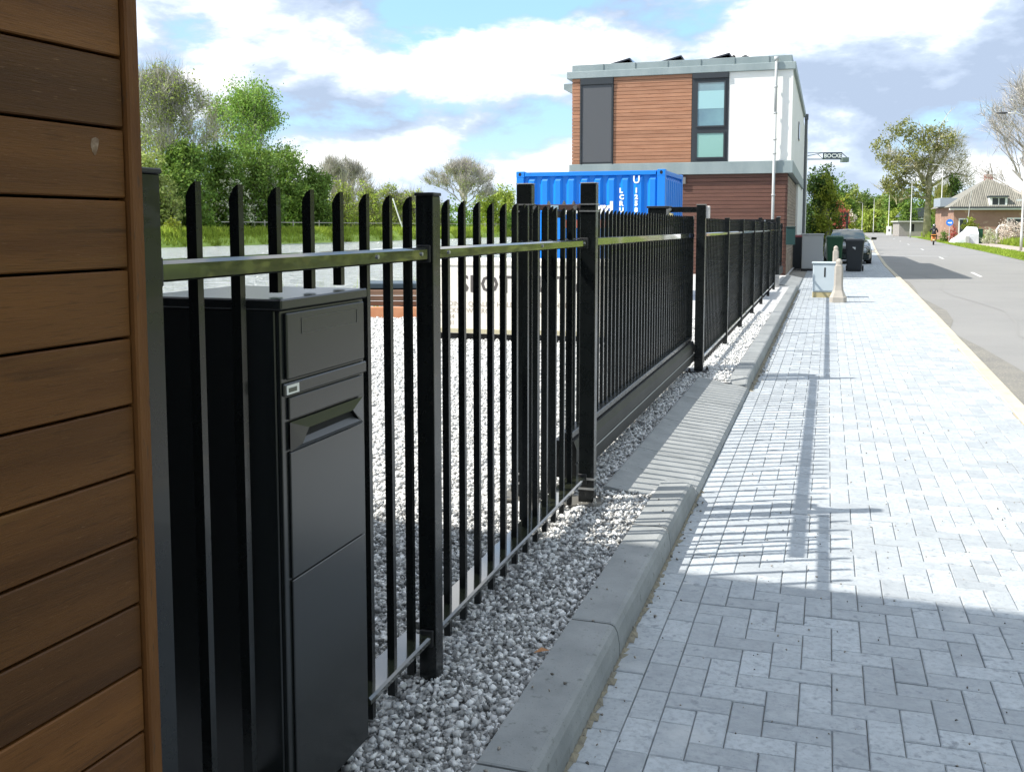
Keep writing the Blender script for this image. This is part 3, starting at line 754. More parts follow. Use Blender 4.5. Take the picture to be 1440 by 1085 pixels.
# second driveway gate, further on
G4 = thing('gate_guide_posts', 'far pair of dark gate posts with cross bar before the brown house', 'gate post', (0, 0, 0))
for xx in (-1.21, -1.60):
    part('post', MB().box(xx, xx + 0.09, 24.58, 24.66, 0.08, 1.72, 0.003), m_black, G4)
part('cross_bar', MB().box(-2.35, -1.215, 24.60, 24.64, 1.60, 1.68, 0.003), m_black, G4)
m1 = MB()
for xx in (-2.0, -1.45): m1.tube([(xx, 24.597, 1.645), (xx, 24.57, 1.645)], 0.022, 8)
part('bolts', m1, m_zinc, G4)
part('roller_housing', MB().box(-1.25, -1.08, 24.38, 24.55, 0.085, 0.36, 0.01), m_zinc, G4)
SG2 = thing('sliding_gate', 'far dark picket gate end-on between the second driveway posts', 'gate', (0, 0, 0))
pickets(SG2, [24.80 + 0.16 * i for i in range(30)], gate_pick, GX - 0.02)
part('rail', MB().box(GX, GX + 0.04, 24.7, 29.6, 1.39, 1.44), m_rail, SG2)
part('bottom_beam', MB().box(GX - 0.05, GX + 0.07, 24.7, 29.6, 0.19, 0.39, 0.005), m_beam, SG2)
part('end_post', MB().box(GX - 0.02, GX + 0.04, 29.55, 29.60, 0.39, 1.6), m_black, SG2)
G5 = thing('gate_catch_post', 'slim dark post right before the corner of the brown house', 'gate post', (-1.2, 25.6, 0.08))
part('post', MB().box(-0.02, 0.06, 0, 0.08, 0, 1.66, 0.003), m_black, G5)
part('post_cap', MB().box(-0.025, 0.065, -0.005, 0.085, 1.661, 1.675), m_zinc, G5)

# ================================================================== PARCEL MAILBOX
m_mail = mat('anthracite mailbox coat', (0.010, 0.012, 0.0125), 0.27, spec=0.7)
MBX = thing('parcel_mailbox', 'tall glossy anthracite parcel mailbox standing behind the fence', 'mailbox', (-1.120, 1.893, 0.2376))
MBX.scale = (0.889, 0.889, 0.889)
DX, DY, HZ = -0.42, 0.462, 1.245
part('body', MB().box(DX, -0.022, 0.0, DY, -0.10, HZ - 0.028, 0.003), m_mail, MBX)
part('plinth', MB().box(DX + 0.05, -0.06, 0.04, DY - 0.04, -0.18, -0.1005, 0.003), m_matt, MBX)
part('lid', MB().box(DX - 0.006, 0.002, -0.006, DY + 0.006, HZ - 0.0275, HZ, 0.004), m_mail, MBX)
part('front_frame', MB().box(-0.0215, -0.009, 0.003, DY - 0.003, -0.099, HZ - 0.029, 0.002), m_mail, MBX)
part('letter_flap', MB().box(-0.0085, 0.001, 0.020, DY - 0.016, 1.050 - 0.006, HZ - 0.036, 0.003), m_mail, MBX)
m1 = MB()
for a in ((0.09, 0.40, 1.152, 1.1535), (0.09, 0.40, 1.190, 1.1915)): m1.box(0.0011, 0.0022, a[0], a[1], a[2], a[3])
for a in ((0.09, 0.0915), (0.3985, 0.40)): m1.box(0.0011, 0.0022, a[0], a[1], 1.1535, 1.190)
part('flap_groove', m1, mat('fine dark edge', (0.07, 0.07, 0.065), 0.3), MBX)
part('cross_band', MB().box(-0.0085, 0.0005, 0.003, DY - 0.003, 1.004, 1.036, 0.003), m_mail, MBX)
part('type_plate', MB().box(0.0006, 0.0020, 0.012, 0.072, 1.008, 1.031), mat('silver plate', (0.72, 0.72, 0.66), 0.35), MBX)
part('plate_print', MB().box(0.0021, 0.0025, 0.020, 0.060, 1.013, 1.024), mat('plate ink', (0.08, 0.085, 0.06), 0.5), MBX)
part('upper_panel', MB().box(-0.0085, -0.002, 0.030, DY - 0.024, 0.942, 0.998, 0.002), m_mail, MBX)
# handle hood with the dark slot under it
def hood(parent):
    y0, y1, z0, z1 = 0.030, DY - 0.024, 0.862, 0.936
    O = [(y0, z0), (y1, z0), (y1, z1), (y0, z1)]
    I = [(y0 + 0.05, 0.874), (y1 - 0.035, 0.874), (y1 - 0.075, 0.909), (y0 + 0.085, 0.909)]
    m1 = MB()
    vs = [(-0.002, a, b) for a, b in O] + [(0.004, a, b) for a, b in I] + [(-0.020, a, b) for a, b in I]
    fs = [(0, 1, 5, 4), (1, 2, 6, 5), (2, 3, 7, 6), (3, 0, 4, 7)] + [(4, 5, 9, 8), (5, 6, 10, 9), (6, 7, 11, 10), (7, 4, 8, 11)]
    m1.add(vs, fs); h = part('handle', m1, m_mail, parent)
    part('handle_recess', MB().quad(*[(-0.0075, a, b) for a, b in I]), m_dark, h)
    m2 = MB(); m2.add([(0.0043, y0 + 0.05, 0.873), (0.0072, y1 - 0.035, 0.873), (-0.006, y1 - 0.06, 0.889), (-0.006, y0 + 0.064, 0.886)], [(0, 1, 2, 3)])
    part('handle_lip', m2, mat('handle lip coat', (0.035, 0.038, 0.038), 0.35), h)
hood(MBX)
part('parcel_door', MB().box(-0.0085, -0.002, 0.030, DY - 0.024, 0.536, 0.8605, 0.002), m_mail, MBX)
part('lower_door', MB().box(-0.0085, -0.002, 0.030, DY - 0.024, -0.08, 0.532, 0.002), m_mail, MBX)

# ================================================================== BROWN AND WHITE MODULAR HOUSE
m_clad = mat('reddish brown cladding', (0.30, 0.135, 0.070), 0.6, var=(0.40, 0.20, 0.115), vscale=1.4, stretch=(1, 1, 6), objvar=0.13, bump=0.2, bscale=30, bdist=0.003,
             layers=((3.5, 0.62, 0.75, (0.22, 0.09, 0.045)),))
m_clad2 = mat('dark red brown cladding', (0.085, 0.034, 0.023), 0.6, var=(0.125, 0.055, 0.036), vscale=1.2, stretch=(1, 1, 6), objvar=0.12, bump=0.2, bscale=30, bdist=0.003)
m_frame = mat('anthracite window frame', (0.028, 0.033, 0.037), 0.4)
m_glass = mat('reflective window glass', (0.10, 0.17, 0.22), 0.04, spec=0.9, coat=0.5, var=(0.20, 0.36, 0.38), vscale=0.45)
m_glassg = mat('greenish frosted glass', (0.24, 0.42, 0.38), 0.10, spec=0.7)
m_screen = mat('dark grey sun screen', (0.075, 0.080, 0.088), 0.7, bump=0.1, bscale=300, bdist=0.001)
FH = thing('modular_house', 'two storey brown clad and white house with grey flat roof edge', 'house', (-1.08, 30.3, 0))
X = lambda x: x + 1.08
ZU, ZB, ZT = 3.06, 3.42, 6.02      # underside of band, top of band, underside of fascia
LY = 13.3
part('upper_wall', MB().box(X(-7.62), -0.02, 0.06, LY, ZU + 0.2, ZT + 0.2), m_render, FH)
part('lower_wall', MB().box(X(-7.55), -0.10, 0.12, 8.0, 0.0, ZU + 0.1), m_dark, FH)
part('rear_wall', MB().box(X(-7.55), -0.02, 8.0, LY + 9.5, 0.0, ZU + 0.2), m_render, FH)
part('rear_upper_wall', MB().box(X(-7.6), -0.03, LY, LY + 9.5, ZU + 0.2, 5.9), m_render, FH)
part('roof', MB().box(X(-7.80), 0.06, -0.08, LY + 0.1, ZT, ZT + 0.21, 0.01), m_fascia, FH)
part('roof_edge', MB().box(X(-7.66), -0.05, 0.03, LY - 0.1, ZT + 0.211, ZT + 0.42, 0.01), m_fascia, FH)
# fascia panel seams
m1 = MB()
for i in range(1, 7): m1.box(X(-7.66) + i * 0.98, X(-7.66) + i * 0.98 + 0.012, 0.012, 0.03, ZT + 0.215, ZT + 0.415)
part('fascia_seams', m1, mat('seam grey', (0.16, 0.20, 0.20), 0.5), FH)
part('floor_band', MB().box(X(-7.72), 0.05, -0.05, LY, ZU, ZB, 0.01), m_fascia, FH)
part('canopy', MB().prism([(X(-7.99), 5.93), (X(-7.80), 5.93), (X(-7.62), 5.93), (X(-7.62), 5.62), (X(-7.99), 5.76)], 'y', 0.3, 3.0), m_fascia, FH)
nb = 24; bh = (ZT - ZB) / nb
for i in range(nb):
    z0 = ZB + i * bh
    for (xa, xb) in ((-7.64, -7.39), (-6.34, -3.98)):
        m1 = MB(); m1.box(X(xa), X(xb), -0.012, 0.055, z0 + 0.006, z0 + bh - 0.005, 0.003)
        part('cladding_board', m1, m_clad, FH)
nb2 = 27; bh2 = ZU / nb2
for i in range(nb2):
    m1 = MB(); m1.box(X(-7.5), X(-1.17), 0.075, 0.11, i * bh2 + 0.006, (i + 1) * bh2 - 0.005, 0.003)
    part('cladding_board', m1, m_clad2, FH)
part('cladding_backing', MB().box(X(-6.36), X(-3.96), 0.02, 0.05, ZB, ZT), m_dark, FH)
# tall screened window
w1 = part('screened_window', MB().box(X(-7.385), X(-6.34), -0.03, 0.055, ZB + 0.005, ZT - 0.003), m_frame, FH)
part('sun_screen', MB().box(X(-7.33), X(-6.40), -0.036, -0.031, ZB + 0.06, ZT - 0.22), m_screen, w1)
part('screen_box', MB().box(X(-7.37), X(-6.355), -0.075, -0.0305, ZT - 0.20, ZT - 0.01, 0.008), m_frame, w1)
m1 = MB(); m1.box(X(-7.37), X(-7.335), -0.06, -0.0305, ZB + 0.01, ZT - 0.205); m1.box(X(-6.39), X(-6.355), -0.06, -0.0305, ZB + 0.01, ZT - 0.205)
part('screen_guide', m1, m_frame, w1)
# glazed window
w2 = part('window', MB().box(X(-3.97), X(-2.90), -0.02, 0.055, ZB + 0.005, ZT - 0.003), m_frame, FH)
part('screen_box', MB().box(X(-3.96), X(-2.91), -0.085, -0.0205, ZT - 0.16, ZT - 0.012, 0.008), m_frame, w2)
def glz(x0, x1, z0, z1, m, nm):
    m1 = MB(); c = 0.045
    for a in ((x0 - c, x0, z0 - c, z1 + c), (x1, x1 + c, z0 - c, z1 + c), (x0, x1, z0 - c, z0), (x0, x1, z1, z1 + c)): m1.box(X(a[0]), X(a[1]), -0.05, -0.0205, a[2], a[3])
    part('sash', m1, m_frame, w2)
    part(nm, MB().box(X(x0), X(x1), -0.03, -0.0206, z0, z1), m, w2)
glz(-3.80, -3.03, 4.48, 5.74, m_glass, 'pane')
glz(-3.80, -3.03, 3.56, 4.26, m_glassg, 'pane')
part('blind', MB().box(X(-3.80), X(-3.03), -0.0345, -0.0305, 4.98, 5.50), mat('pale teal blind', (0.30, 0.50, 0.52), 0.15, spec=0.8), w2)
part('white_panel', MB().box(X(-2.895), X(-1.09), -0.004, 0.055, ZB + 0.004, ZT - 0.004), m_render, FH)
m_pipe = mat('zinc downpipe', (0.42, 0.44, 0.44), 0.6)
m1 = MB(); m1.tube([(X(-1.56), -0.13, ZT + 0.34), (X(-1.56), -0.13, 4.8)], 0.04, 8); m1.tube([(X(-1.56), -0.13, 4.78), (X(-1.565), -0.10, 0.0)], 0.042, 8)
m1.tube([(X(-1.56), -0.13, ZT + 0.36), (X(-1.56), -0.13, ZT + 0.25)], 0.065, 8)
for zc in (5.5, 4.75, 4.0, 3.6, 2.4, 1.2): m1.tube([(X(-1.56), -0.125, zc), (X(-1.56), -0.125, zc + 0.05)], 0.055, 8)
part('downpipe', m1, m_pipe, FH, smooth=True)
# brick side wall below, small side window above
m_sbrick = mat('grey brown side brick', (0.24, 0.19, 0.15), 0.9, var=(0.32, 0.26, 0.20), vscale=5, stretch=(1, 1.5, 6), island=0.2, coord='World')
m1 = MB()
for r in range(30):
    o_ = 0.2 if r % 2 else 0.0
    for k in range(20):
        m1.box(-0.0995, -0.085, 0.13 + k * 0.4 + o_ * .5, 0.13 + k * 0.4 + 0.38 + o_ * .5, r * 0.1 + 0.005, r * 0.1 + 0.093)
part('side_brickwork', m1, m_sbrick, FH, kind='stuff')
sw = part('side_window', MB().box(-0.02, 0.01, 6.3, 7.1, 4.55, 5.15), m_frame, FH)
part('pane', MB().box(0.0101, 0.013, 6.36, 7.04, 4.6, 5.1), m_glass, sw)
m1 = MB(); m1.tube([(0.09, LY - 0.2, 6.05), (0.09, LY - 0.2, 0)], 0.06, 8); m1.box(0.02, 0.17, LY - 0.3, LY - 0.1, 5.9, 6.12)
part('side_downpipe', m1, mat('dark grey downpipe', (0.12, 0.13, 0.14), 0.5), FH)
part('wall_lamp', MB().box(X(-4.33), X(-4.12), -0.02, 0.074, 2.78, 2.99, 0.01), mat('grey lamp housing', (0.16, 0.15, 0.14), 0.5), FH)
# roof top solar panels and vents
m_pv = mat('solar panel', (0.01, 0.012, 0.02), 0.15, spec=0.8)
for i, xa in enumerate((-6.95, -5.38, -3.95)):
    pv = part('solar_panel', MB().prism([(X(xa), ZT + 0.40), (X(xa + 0.98), ZT + 0.64), (X(xa + 0.99), ZT + 0.60), (X(xa + 0.02), ZT + 0.36)], 'y', 0.5, 6.0), m_pv, FH)
    part('panel_back', MB().prism([(X(xa + 1.0), ZT + 0.64), (X(xa + 1.18), ZT + 0.36), (X(xa + 1.14), ZT + 0.36), (X(xa + 0.97), ZT + 0.61)], 'y', 0.5, 6.0), m_pv, pv)
m1 = MB(); m1.tube([(X(-2.98), 1.2, ZT + 0.3), (X(-2.98), 1.2, ZT + 0.56), (X(-2.86), 1.2, ZT + 0.66)], 0.05, 8)
part('roof_vent', m1, m_matt, FH)
m1 = MB(); m1.tube([(X(-2.55), 1.2, ZT + 0.3), (X(-2.55), 1.2, ZT + 0.52)], 0.05, 8); m1.tube([(X(-2.55), 1.2, ZT + 0.52), (X(-2.55), 1.2, ZT + 0.60), (X(-2.55), 1.2, ZT + 0.66)], [0.10, 0.14, 0.03], 10)
part('roof_vent', m1, m_matt, FH)
# things at the house corner
lb = thing('wall_letterbox', 'dark teal box fixed low on the corner of the brown house', 'letterbox', (-1.17, 30.1, 0.98))
part('box_body', MB().box(0, 0.26, 0, 0.12, 0, 0.50, 0.01), mat('dark teal metal', (0.006, 0.035, 0.033), 0.5), lb)
part('box_lid', MB().box(-0.01, 0.27, -0.02, 0.13, 0.501, 0.53, 0.005), mat('dark teal metal', (0, 0, 0)), lb)

# ================================================================== SHIPPING CONTAINER
m_blue = mat('bright blue container paint', (0.005, 0.185, 0.66), 0.42, var=(0.006, 0.21, 0.72), vscale=0.9, layers=((5, 0.70, 0.76, (0.02, 0.13, 0.40)),), bump=0.05, bscale=20, bdist=0.003)
CT = thing('shipping_container', 'bright blue ten foot shipping container in the yard before the brown house', 'container', (-5.99, 19.2, 0.04))
CW, CD, CH = 2.99, 2.44, 2.56
def corr(n, a0, a1, z0, z1, depth, face):
    """trapezoid corrugation along a; returns MB. face fn (a, d, z) -> point; d = depth inwards"""
    m1 = MB(); p = (a1 - a0) / n; prof = []
    for i in range(n):
        s = a0 + i * p
        prof += [(s, depth), (s + p * 0.28, depth), (s + p * 0.46, 0), (s + p * 0.82, 0)]
    prof.append((a1, depth))
    for (a, d), (b, e) in zip(prof[:-1], prof[1:]):
        m1.quad(face(a, d, z0), face(b, e, z0), face(b, e, z1 - 0.10), face(a, d, z1 - 0.10))
        m1.quad(face(a, d, z1 - 0.10), face(b, e, z1 - 0.10), face(b, depth, z1), face(a, depth, z1))
    return m1
fr = lambda a, d, z: (a, d + 0.012, z)
sd = lambda a, d, z: (CW - 0.012 - d, a, z)
part('front_panel', corr(10, 0.15, CW - 0.15, 0.16, CH - 0.09, 0.05, fr), m_blue, CT)
part('side_panel', corr(8, 0.15, CD - 0.15, 0.16, CH - 0.09, 0.05, sd), m_blue, CT)
part('left_panel', corr(8, 0.15, CD - 0.15, 0.16, CH - 0.09, 0.05, lambda a, d, z: (0.012 + d, a, z)), m_blue, CT)
part('rear_panel', MB().box(0.14, CW - 0.14, CD - 0.03, CD - 0.01, 0.1, CH - 0.06), m_blue, CT)
part('roof_panel', MB().box(0.05, CW - 0.05, 0.05, CD - 0.05, CH - 0.05, CH - 0.02), m_blue, CT)
for nm, b_ in (('top_rail', (0.18, CW - 0.18, 0.0, 0.06, CH - 0.10, CH - 0.02)), ('bottom_rail', (0.18, CW - 0.18, 0.0, 0.06, 0.02, 0.17)),
               ('top_rail', (CW - 0.06, CW, 0.18, CD - 0.18, CH - 0.10, CH - 0.02)), ('bottom_rail', (CW - 0.06, CW, 0.18, CD - 0.18, 0.02, 0.17))):
    part(nm, MB().box(*b_, 0.004), m_blue, CT)
for xa in (0.0, CW - 0.16):
    for ya in (0.0, CD - 0.16):
        part('corner_post', MB().box(xa + 0.004, xa + 0.156, ya + 0.004, ya + 0.156, 0.12, CH - 0.115, 0.004), m_blue, CT)
        for za in (0.0, CH - 0.118):
            cc = part('corner_casting', MB().box(xa, xa + 0.17 if xa == 0 else xa + 0.16, ya, ya + 0.16, za, za + 0.118, 0.006), m_blue, CT)
            if ya == 0.0:
                ov = [(xa + 0.08 + 0.030 * math.cos(t) , za + 0.060 + 0.036 * math.sin(t)) for t in [k * math.pi / 6 for k in range(12)]]
                part('casting_hole', MB().prism(ov, 'y', -0.002, 0.001), m_dark, cc)
m_wt = mat('white lettering', (0.85, 0.85, 0.84), 0.5)
text('painted_lettering', 'rockford', 0.325, m_wt, CT, (1.00, 0.004, 1.72), (1, 0, 0), (0, 0, 1), bold=0.016, space=0.84)
part('red_logo_bar', MB().box(1.0, 1.98, 0.0035, 0.006, 1.44, 1.60), mat('red print', (0.42, 0.10, 0.07), 0.5), CT)
text('painted_number', 'L\nC\nR\nU', 0.125, m_wt, CT, (2.10, 0.004, 2.12), (1, 0, 0), (0, 0, 1), bold=0.008)
text('painted_number', 'U', 0.20, m_wt, CT, (2.36, 0.004, 2.30), (1, 0, 0), (0, 0, 1), bold=0.004)
text('painted_number', '1\n2\n5\n8', 0.125, m_wt, CT, (2.40, 0.004, 2.12), (1, 0, 0), (0, 0, 1), bold=0.008)
part('data_plate', MB().box(2.34, 2.50, 0.0035, 0.006, 1.45, 1.58), mat('yellow plate', (0.65, 0.50, 0.10), 0.5), CT)

# ================================================================== PALE CRATES WITH STENCILS
m_ply = mat('pale crate board', (0.84, 0.81, 0.74), 0.8, var=(0.78, 0.74, 0.66), vscale=1.5, stretch=(1, 1, 6), objvar=0.04)
m_ink = mat('stencil ink', (0.10, 0.09, 0.085), 0.7)
m_ink2 = mat('faint stencil ink', (0.38, 0.33, 0.27), 0.7)
def crate(x, y, wx, label):
    c = thing('packing_crate', label, 'crate', (x, y, 0.09))
    part('skid', MB().box(0.02, wx - 0.02, 0.02, 1.1, 0.0, 0.075), m_dark, c)
    part('side_board', MB().box(0, wx, 0, 1.15, 0.076, 0.93, 0.004), m_ply, c)
    part('lid_board', MB().box(-0.012, wx + 0.0, -0.012, 1.16, 0.931, 0.99, 0.004), m_ply, c)
    part('lower_batten', MB().box(0.0, wx, -0.018, -0.0005, 0.085, 0.135), mat('crate batten', (0.48, 0.44, 0.30), 0.8), c)
    return c
c1 = crate(-4.75, 11.72, 1.10, 'pale stencilled crate behind the thick fence post, dark letters on its side')
text('stencil', 'SLOT', 0.30, m_ink, c1, (0.34, -0.0012, 0.60), (1, 0, 0), (0, 0, 1), bold=0.004)
text('stencil', 'BUILDING  QUALITY HOLD\nBLOCKS    WARRCH', 0.085, m_ink2, c1, (0.03, -0.0012, 0.42), (1, 0, 0), (0, 0, 1))
text('stencil', '1234  55\n1041  56', 0.08, m_ink2, c1, (0.12, -0.0012, 0.26), (1, 0, 0), (0, 0, 1))
c2 = crate(-3.635, 11.80, 1.13, 'second pale crate between the gate posts and the gate pickets')
text('stencil', 'UTV', 0.30, m_ink, c2, (0.22, -0.0012, 0.60), (1, 0, 0), (0, 0, 1), bold=0.004)
text('stencil', 'LITY HOLD\nCS  12', 0.085, m_ink2, c2, (0.26, -0.0012, 0.42), (1, 0, 0), (0, 0, 1))
text('stencil', '155  1', 0.08, m_ink2, c2, (0.28, -0.0012, 0.22), (1, 0, 0), (0, 0, 1))
# stacked timber and rusty planter by the quay
TP = thing('timber_stack', 'stack of brown timbers under a dark sheet on an orange rust beam by the quay', 'timber stack', (-6.9, 14.1, 0.08), math.radians(17))
part('rust_beam', MB().box(0, 2.6, 0, 0.10, 0, 0.17, 0.006), mat('orange rusty steel', (0.52, 0.20, 0.09), 0.8, var=(0.62, 0.30, 0.16), vscale=4), TP)
for r in range(3):
    for k in range(5):
        part('timber', MB().box(0.0 + (r % 2) * 0.03, 2.5, 0.12 + k * 0.17, 0.27 + k * 0.17, 0.18 + r * 0.085, 0.255 + r * 0.085, 0.005),
             mat('brown timber', (0.17, 0.095, 0.06), 0.85, var=(0.24, 0.14, 0.09), vscale=3, objvar=0.2), TP)
part('dark_sheet', MB().box(-0.05, 2.62, 0.25, 1.05, 0.445, 0.53, 0.01), mat('dark blue sheet', (0.03, 0.055, 0.075), 0.5), TP)
for r in range(2): part('white_strip', MB().box(-0.02, 2.56, 0.10, 0.118, 0.256 + r * 0.085, 0.264 + r * 0.085), m_white, TP)
# pale mast by the quay
YP = thing('quay_mooring_frame', 'pale thin mooring post with small rails at the water edge', 'mooring post', (-5.6, 16.5, 0.08))
part('post', MB().tube([(0, 0, 0), (0, 0, 1.55)], 0.022, 8), m_white, YP)
part('side_post', MB().tube([(-0.22, 0, 0), (-0.22, 0, 1.25)], 0.035, 8), m_matt, YP)
part('rail', MB().box(-0.22, 0.3, -0.015, 0.015, 1.02, 1.05), m_matt, YP)
#PART3
# ================================================================== STREET THINGS
def P(u, d, z=0.0):
    """point on the ground plane seen in image column u at camera depth d"""
    fh = Vector((-math.sin(YAWR), math.cos(YAWR), 0)); q = fh * d + Rv * ((u - 720) / F_PX * d); return (q.x, q.y, z)
def ZV(v, d): return 1.5 + (319 - v) * d / F_PX
m_conc = mat('weathered concrete bollard', (0.42, 0.39, 0.34), 0.85, var=(0.34, 0.31, 0.27), vscale=6, bump=0.3, bscale=60, bdist=0.003, coord='World')
def bollard(name, label, loc, h=0.87, s=1.0):
    b = thing(name, label, 'bollard', loc)
    def oct_(r, z, ch=0.38):
        c = r * ch; return [(r, -r + c, z), (r, r - c, z), (r - c, r, z), (-r + c, r, z), (-r, r - c, z), (-r, -r + c, z), (-r + c, -r, z), (r - c, -r, z)]
    m1 = MB(); m1.loft([oct_(0.165 * s, -0.03), oct_(0.165 * s, 0.10), oct_(0.15 * s, 0.125), oct_(0.10 * s, 0.24), oct_(0.088 * s, 0.33), oct_(0.082 * s, h - 0.155)])
    part('shaft', m1, m_conc, b)
    m1 = MB(); m1.loft([oct_(0.072 * s, h - 0.150), oct_(0.060 * s, h - 0.12)]); m1.tube([(0, 0, h - 0.125), (0, 0, h - 0.06), (0, 0, h - 0.02), (0, 0, h)], [0.062 * s, 0.066 * s, 0.045 * s, 0.012], 12)
    part('cap', m1, m_conc, b)
    return b
b1 = bollard('bollard', 'weathered concrete bollard beside the low pale blue utility cabinet', P(1179.5, 19.9))
b2 = bollard('bollard', 'cream bollard further back in front of the green bin', P(1174.5, 28.8), 0.96)
b1['group'] = b2['group'] = 'concrete bollards on the pavement'
m_cab = mat('pale blue grey cabinet', (0.50, 0.565, 0.60), 0.5, var=(0.44, 0.51, 0.545), vscale=2)
ub = thing('utility_cabinet', 'low pale blue utility cabinet on a yellow concrete plinth by the bollard', 'utility cabinet', P(1161, 21.3))
part('plinth', MB().box(-0.26, 0.26, -0.13, 0.16, -0.02, 0.12, 0.01), mat('yellowish concrete', (0.42, 0.36, 0.20), 0.9), ub)
part('cabinet_box', MB().box(-0.26, 0.26, -0.14, 0.17, 0.121, 0.72, 0.008), m_cab, ub)
part('lid', MB().box(-0.285, 0.285, -0.165, 0.195, 0.721, 0.755, 0.008), m_cab, ub)
dr = part('door', MB().box(-0.245, 0.245, -0.147, -0.1405, 0.15, 0.69, 0.003), m_cab, ub)
part('door_slot', MB().box(-0.03, 0.0, -0.152, -0.1475, 0.44, 0.64), m_dark, dr)
ub2 = thing('utility_cabinet', 'tall light grey utility cabinet beside the corner of the brown house', 'utility cabinet', P(1141.5, 34.2))
mg = mat('light grey cabinet', (0.46, 0.47, 0.48), 0.5)
part('plinth', MB().box(-0.36, 0.36, -0.1, 0.28, -0.02, 0.07), m_matt, ub2)
part('cabinet_box', MB().box(-0.35, 0.35, -0.1, 0.3, 0.071, 1.22, 0.01), mg, ub2)
part('lid', MB().box(-0.38, 0.38, -0.13, 0.33, 1.221, 1.27, 0.01), mg, ub2)
part('door', MB().box(-0.33, 0.29, -0.107, -0.1005, 0.11, 1.19, 0.003), mg, ub2)

def bin_(label, loc, m, rz=0.0, sticker=False, h=1.06, lidm=None):
    b = thing('wheelie_bin', label, 'wheelie bin', loc, rz, 'wheelie bins put out on the pavement')
    def rr(w, d0, d1, z): return [(-w, d0 + .03, z), (-w + .03, d0, z), (w - .03, d0, z), (w, d0 + .03, z), (w, d1 - .03, z), (w - .03, d1, z), (-w + .03, d1, z), (-w, d1 - .03, z)]
    m1 = MB(); m1.loft([rr(0.225, 0.06, 0.56, 0.02), rr(0.235, 0.04, 0.58, 0.12), rr(0.262, 0.02, 0.62, 0.55), rr(0.285, 0.0, 0.66, h - 0.13)])
    part('body', m1, m, b)
    part('rim', MB().loft([rr(0.30, -0.015, 0.68, h - 0.129), rr(0.30, -0.015, 0.68, h - 0.085)]), m, b)
    m1 = MB(); m1.loft([rr(0.302, -0.03, 0.68, h - 0.084), rr(0.30, -0.025, 0.68, h - 0.05), rr(0.26, 0.03, 0.64, h - 0.008), rr(0.2, 0.1, 0.55, h)])
    part('lid', m1, lidm or m, b)
    part('handle', MB().tube([(-0.24, 0.70, h - 0.07), (-0.24, 0.76, h - 0.05), (0.24, 0.76, h - 0.05), (0.24, 0.70, h - 0.07)], 0.016, 6), m, b)
    for s_ in (-1, 1):
        w_ = part('wheel', MB().tube([(s_ * 0.235, 0.60, 0.10), (s_ * 0.285, 0.60, 0.10)], 0.10, 14), m_matt, b)
    if sticker: part('sticker', MB().quad((-0.07, 0.0135, 0.74), (0.03, 0.0115, 0.73), (0.035, 0.004, 0.82), (-0.065, 0.006, 0.83)), m_white, b)
    return b
m_binb = mat('black bin plastic', (0.022, 0.026, 0.030), 0.5); m_bing = mat('green bin plastic', (0.010, 0.075, 0.030), 0.45)
bin_('black wheelie bin with a small white sticker, in front of the parked car', P(1200.5, 33.5), m_binb, math.radians(-4), True, 1.10)
bin_('dark green wheelie bin beside the black bin', P(1173, 36.6), m_bing, math.radians(3), h=1.18)
bin_('dark bin with a red lid, half hidden by the tall grey cabinet', P(1123, 35.0), m_binb, math.radians(20), h=1.22, lidm=mat('dark red bin lid', (0.16, 0.012, 0.015), 0.5))

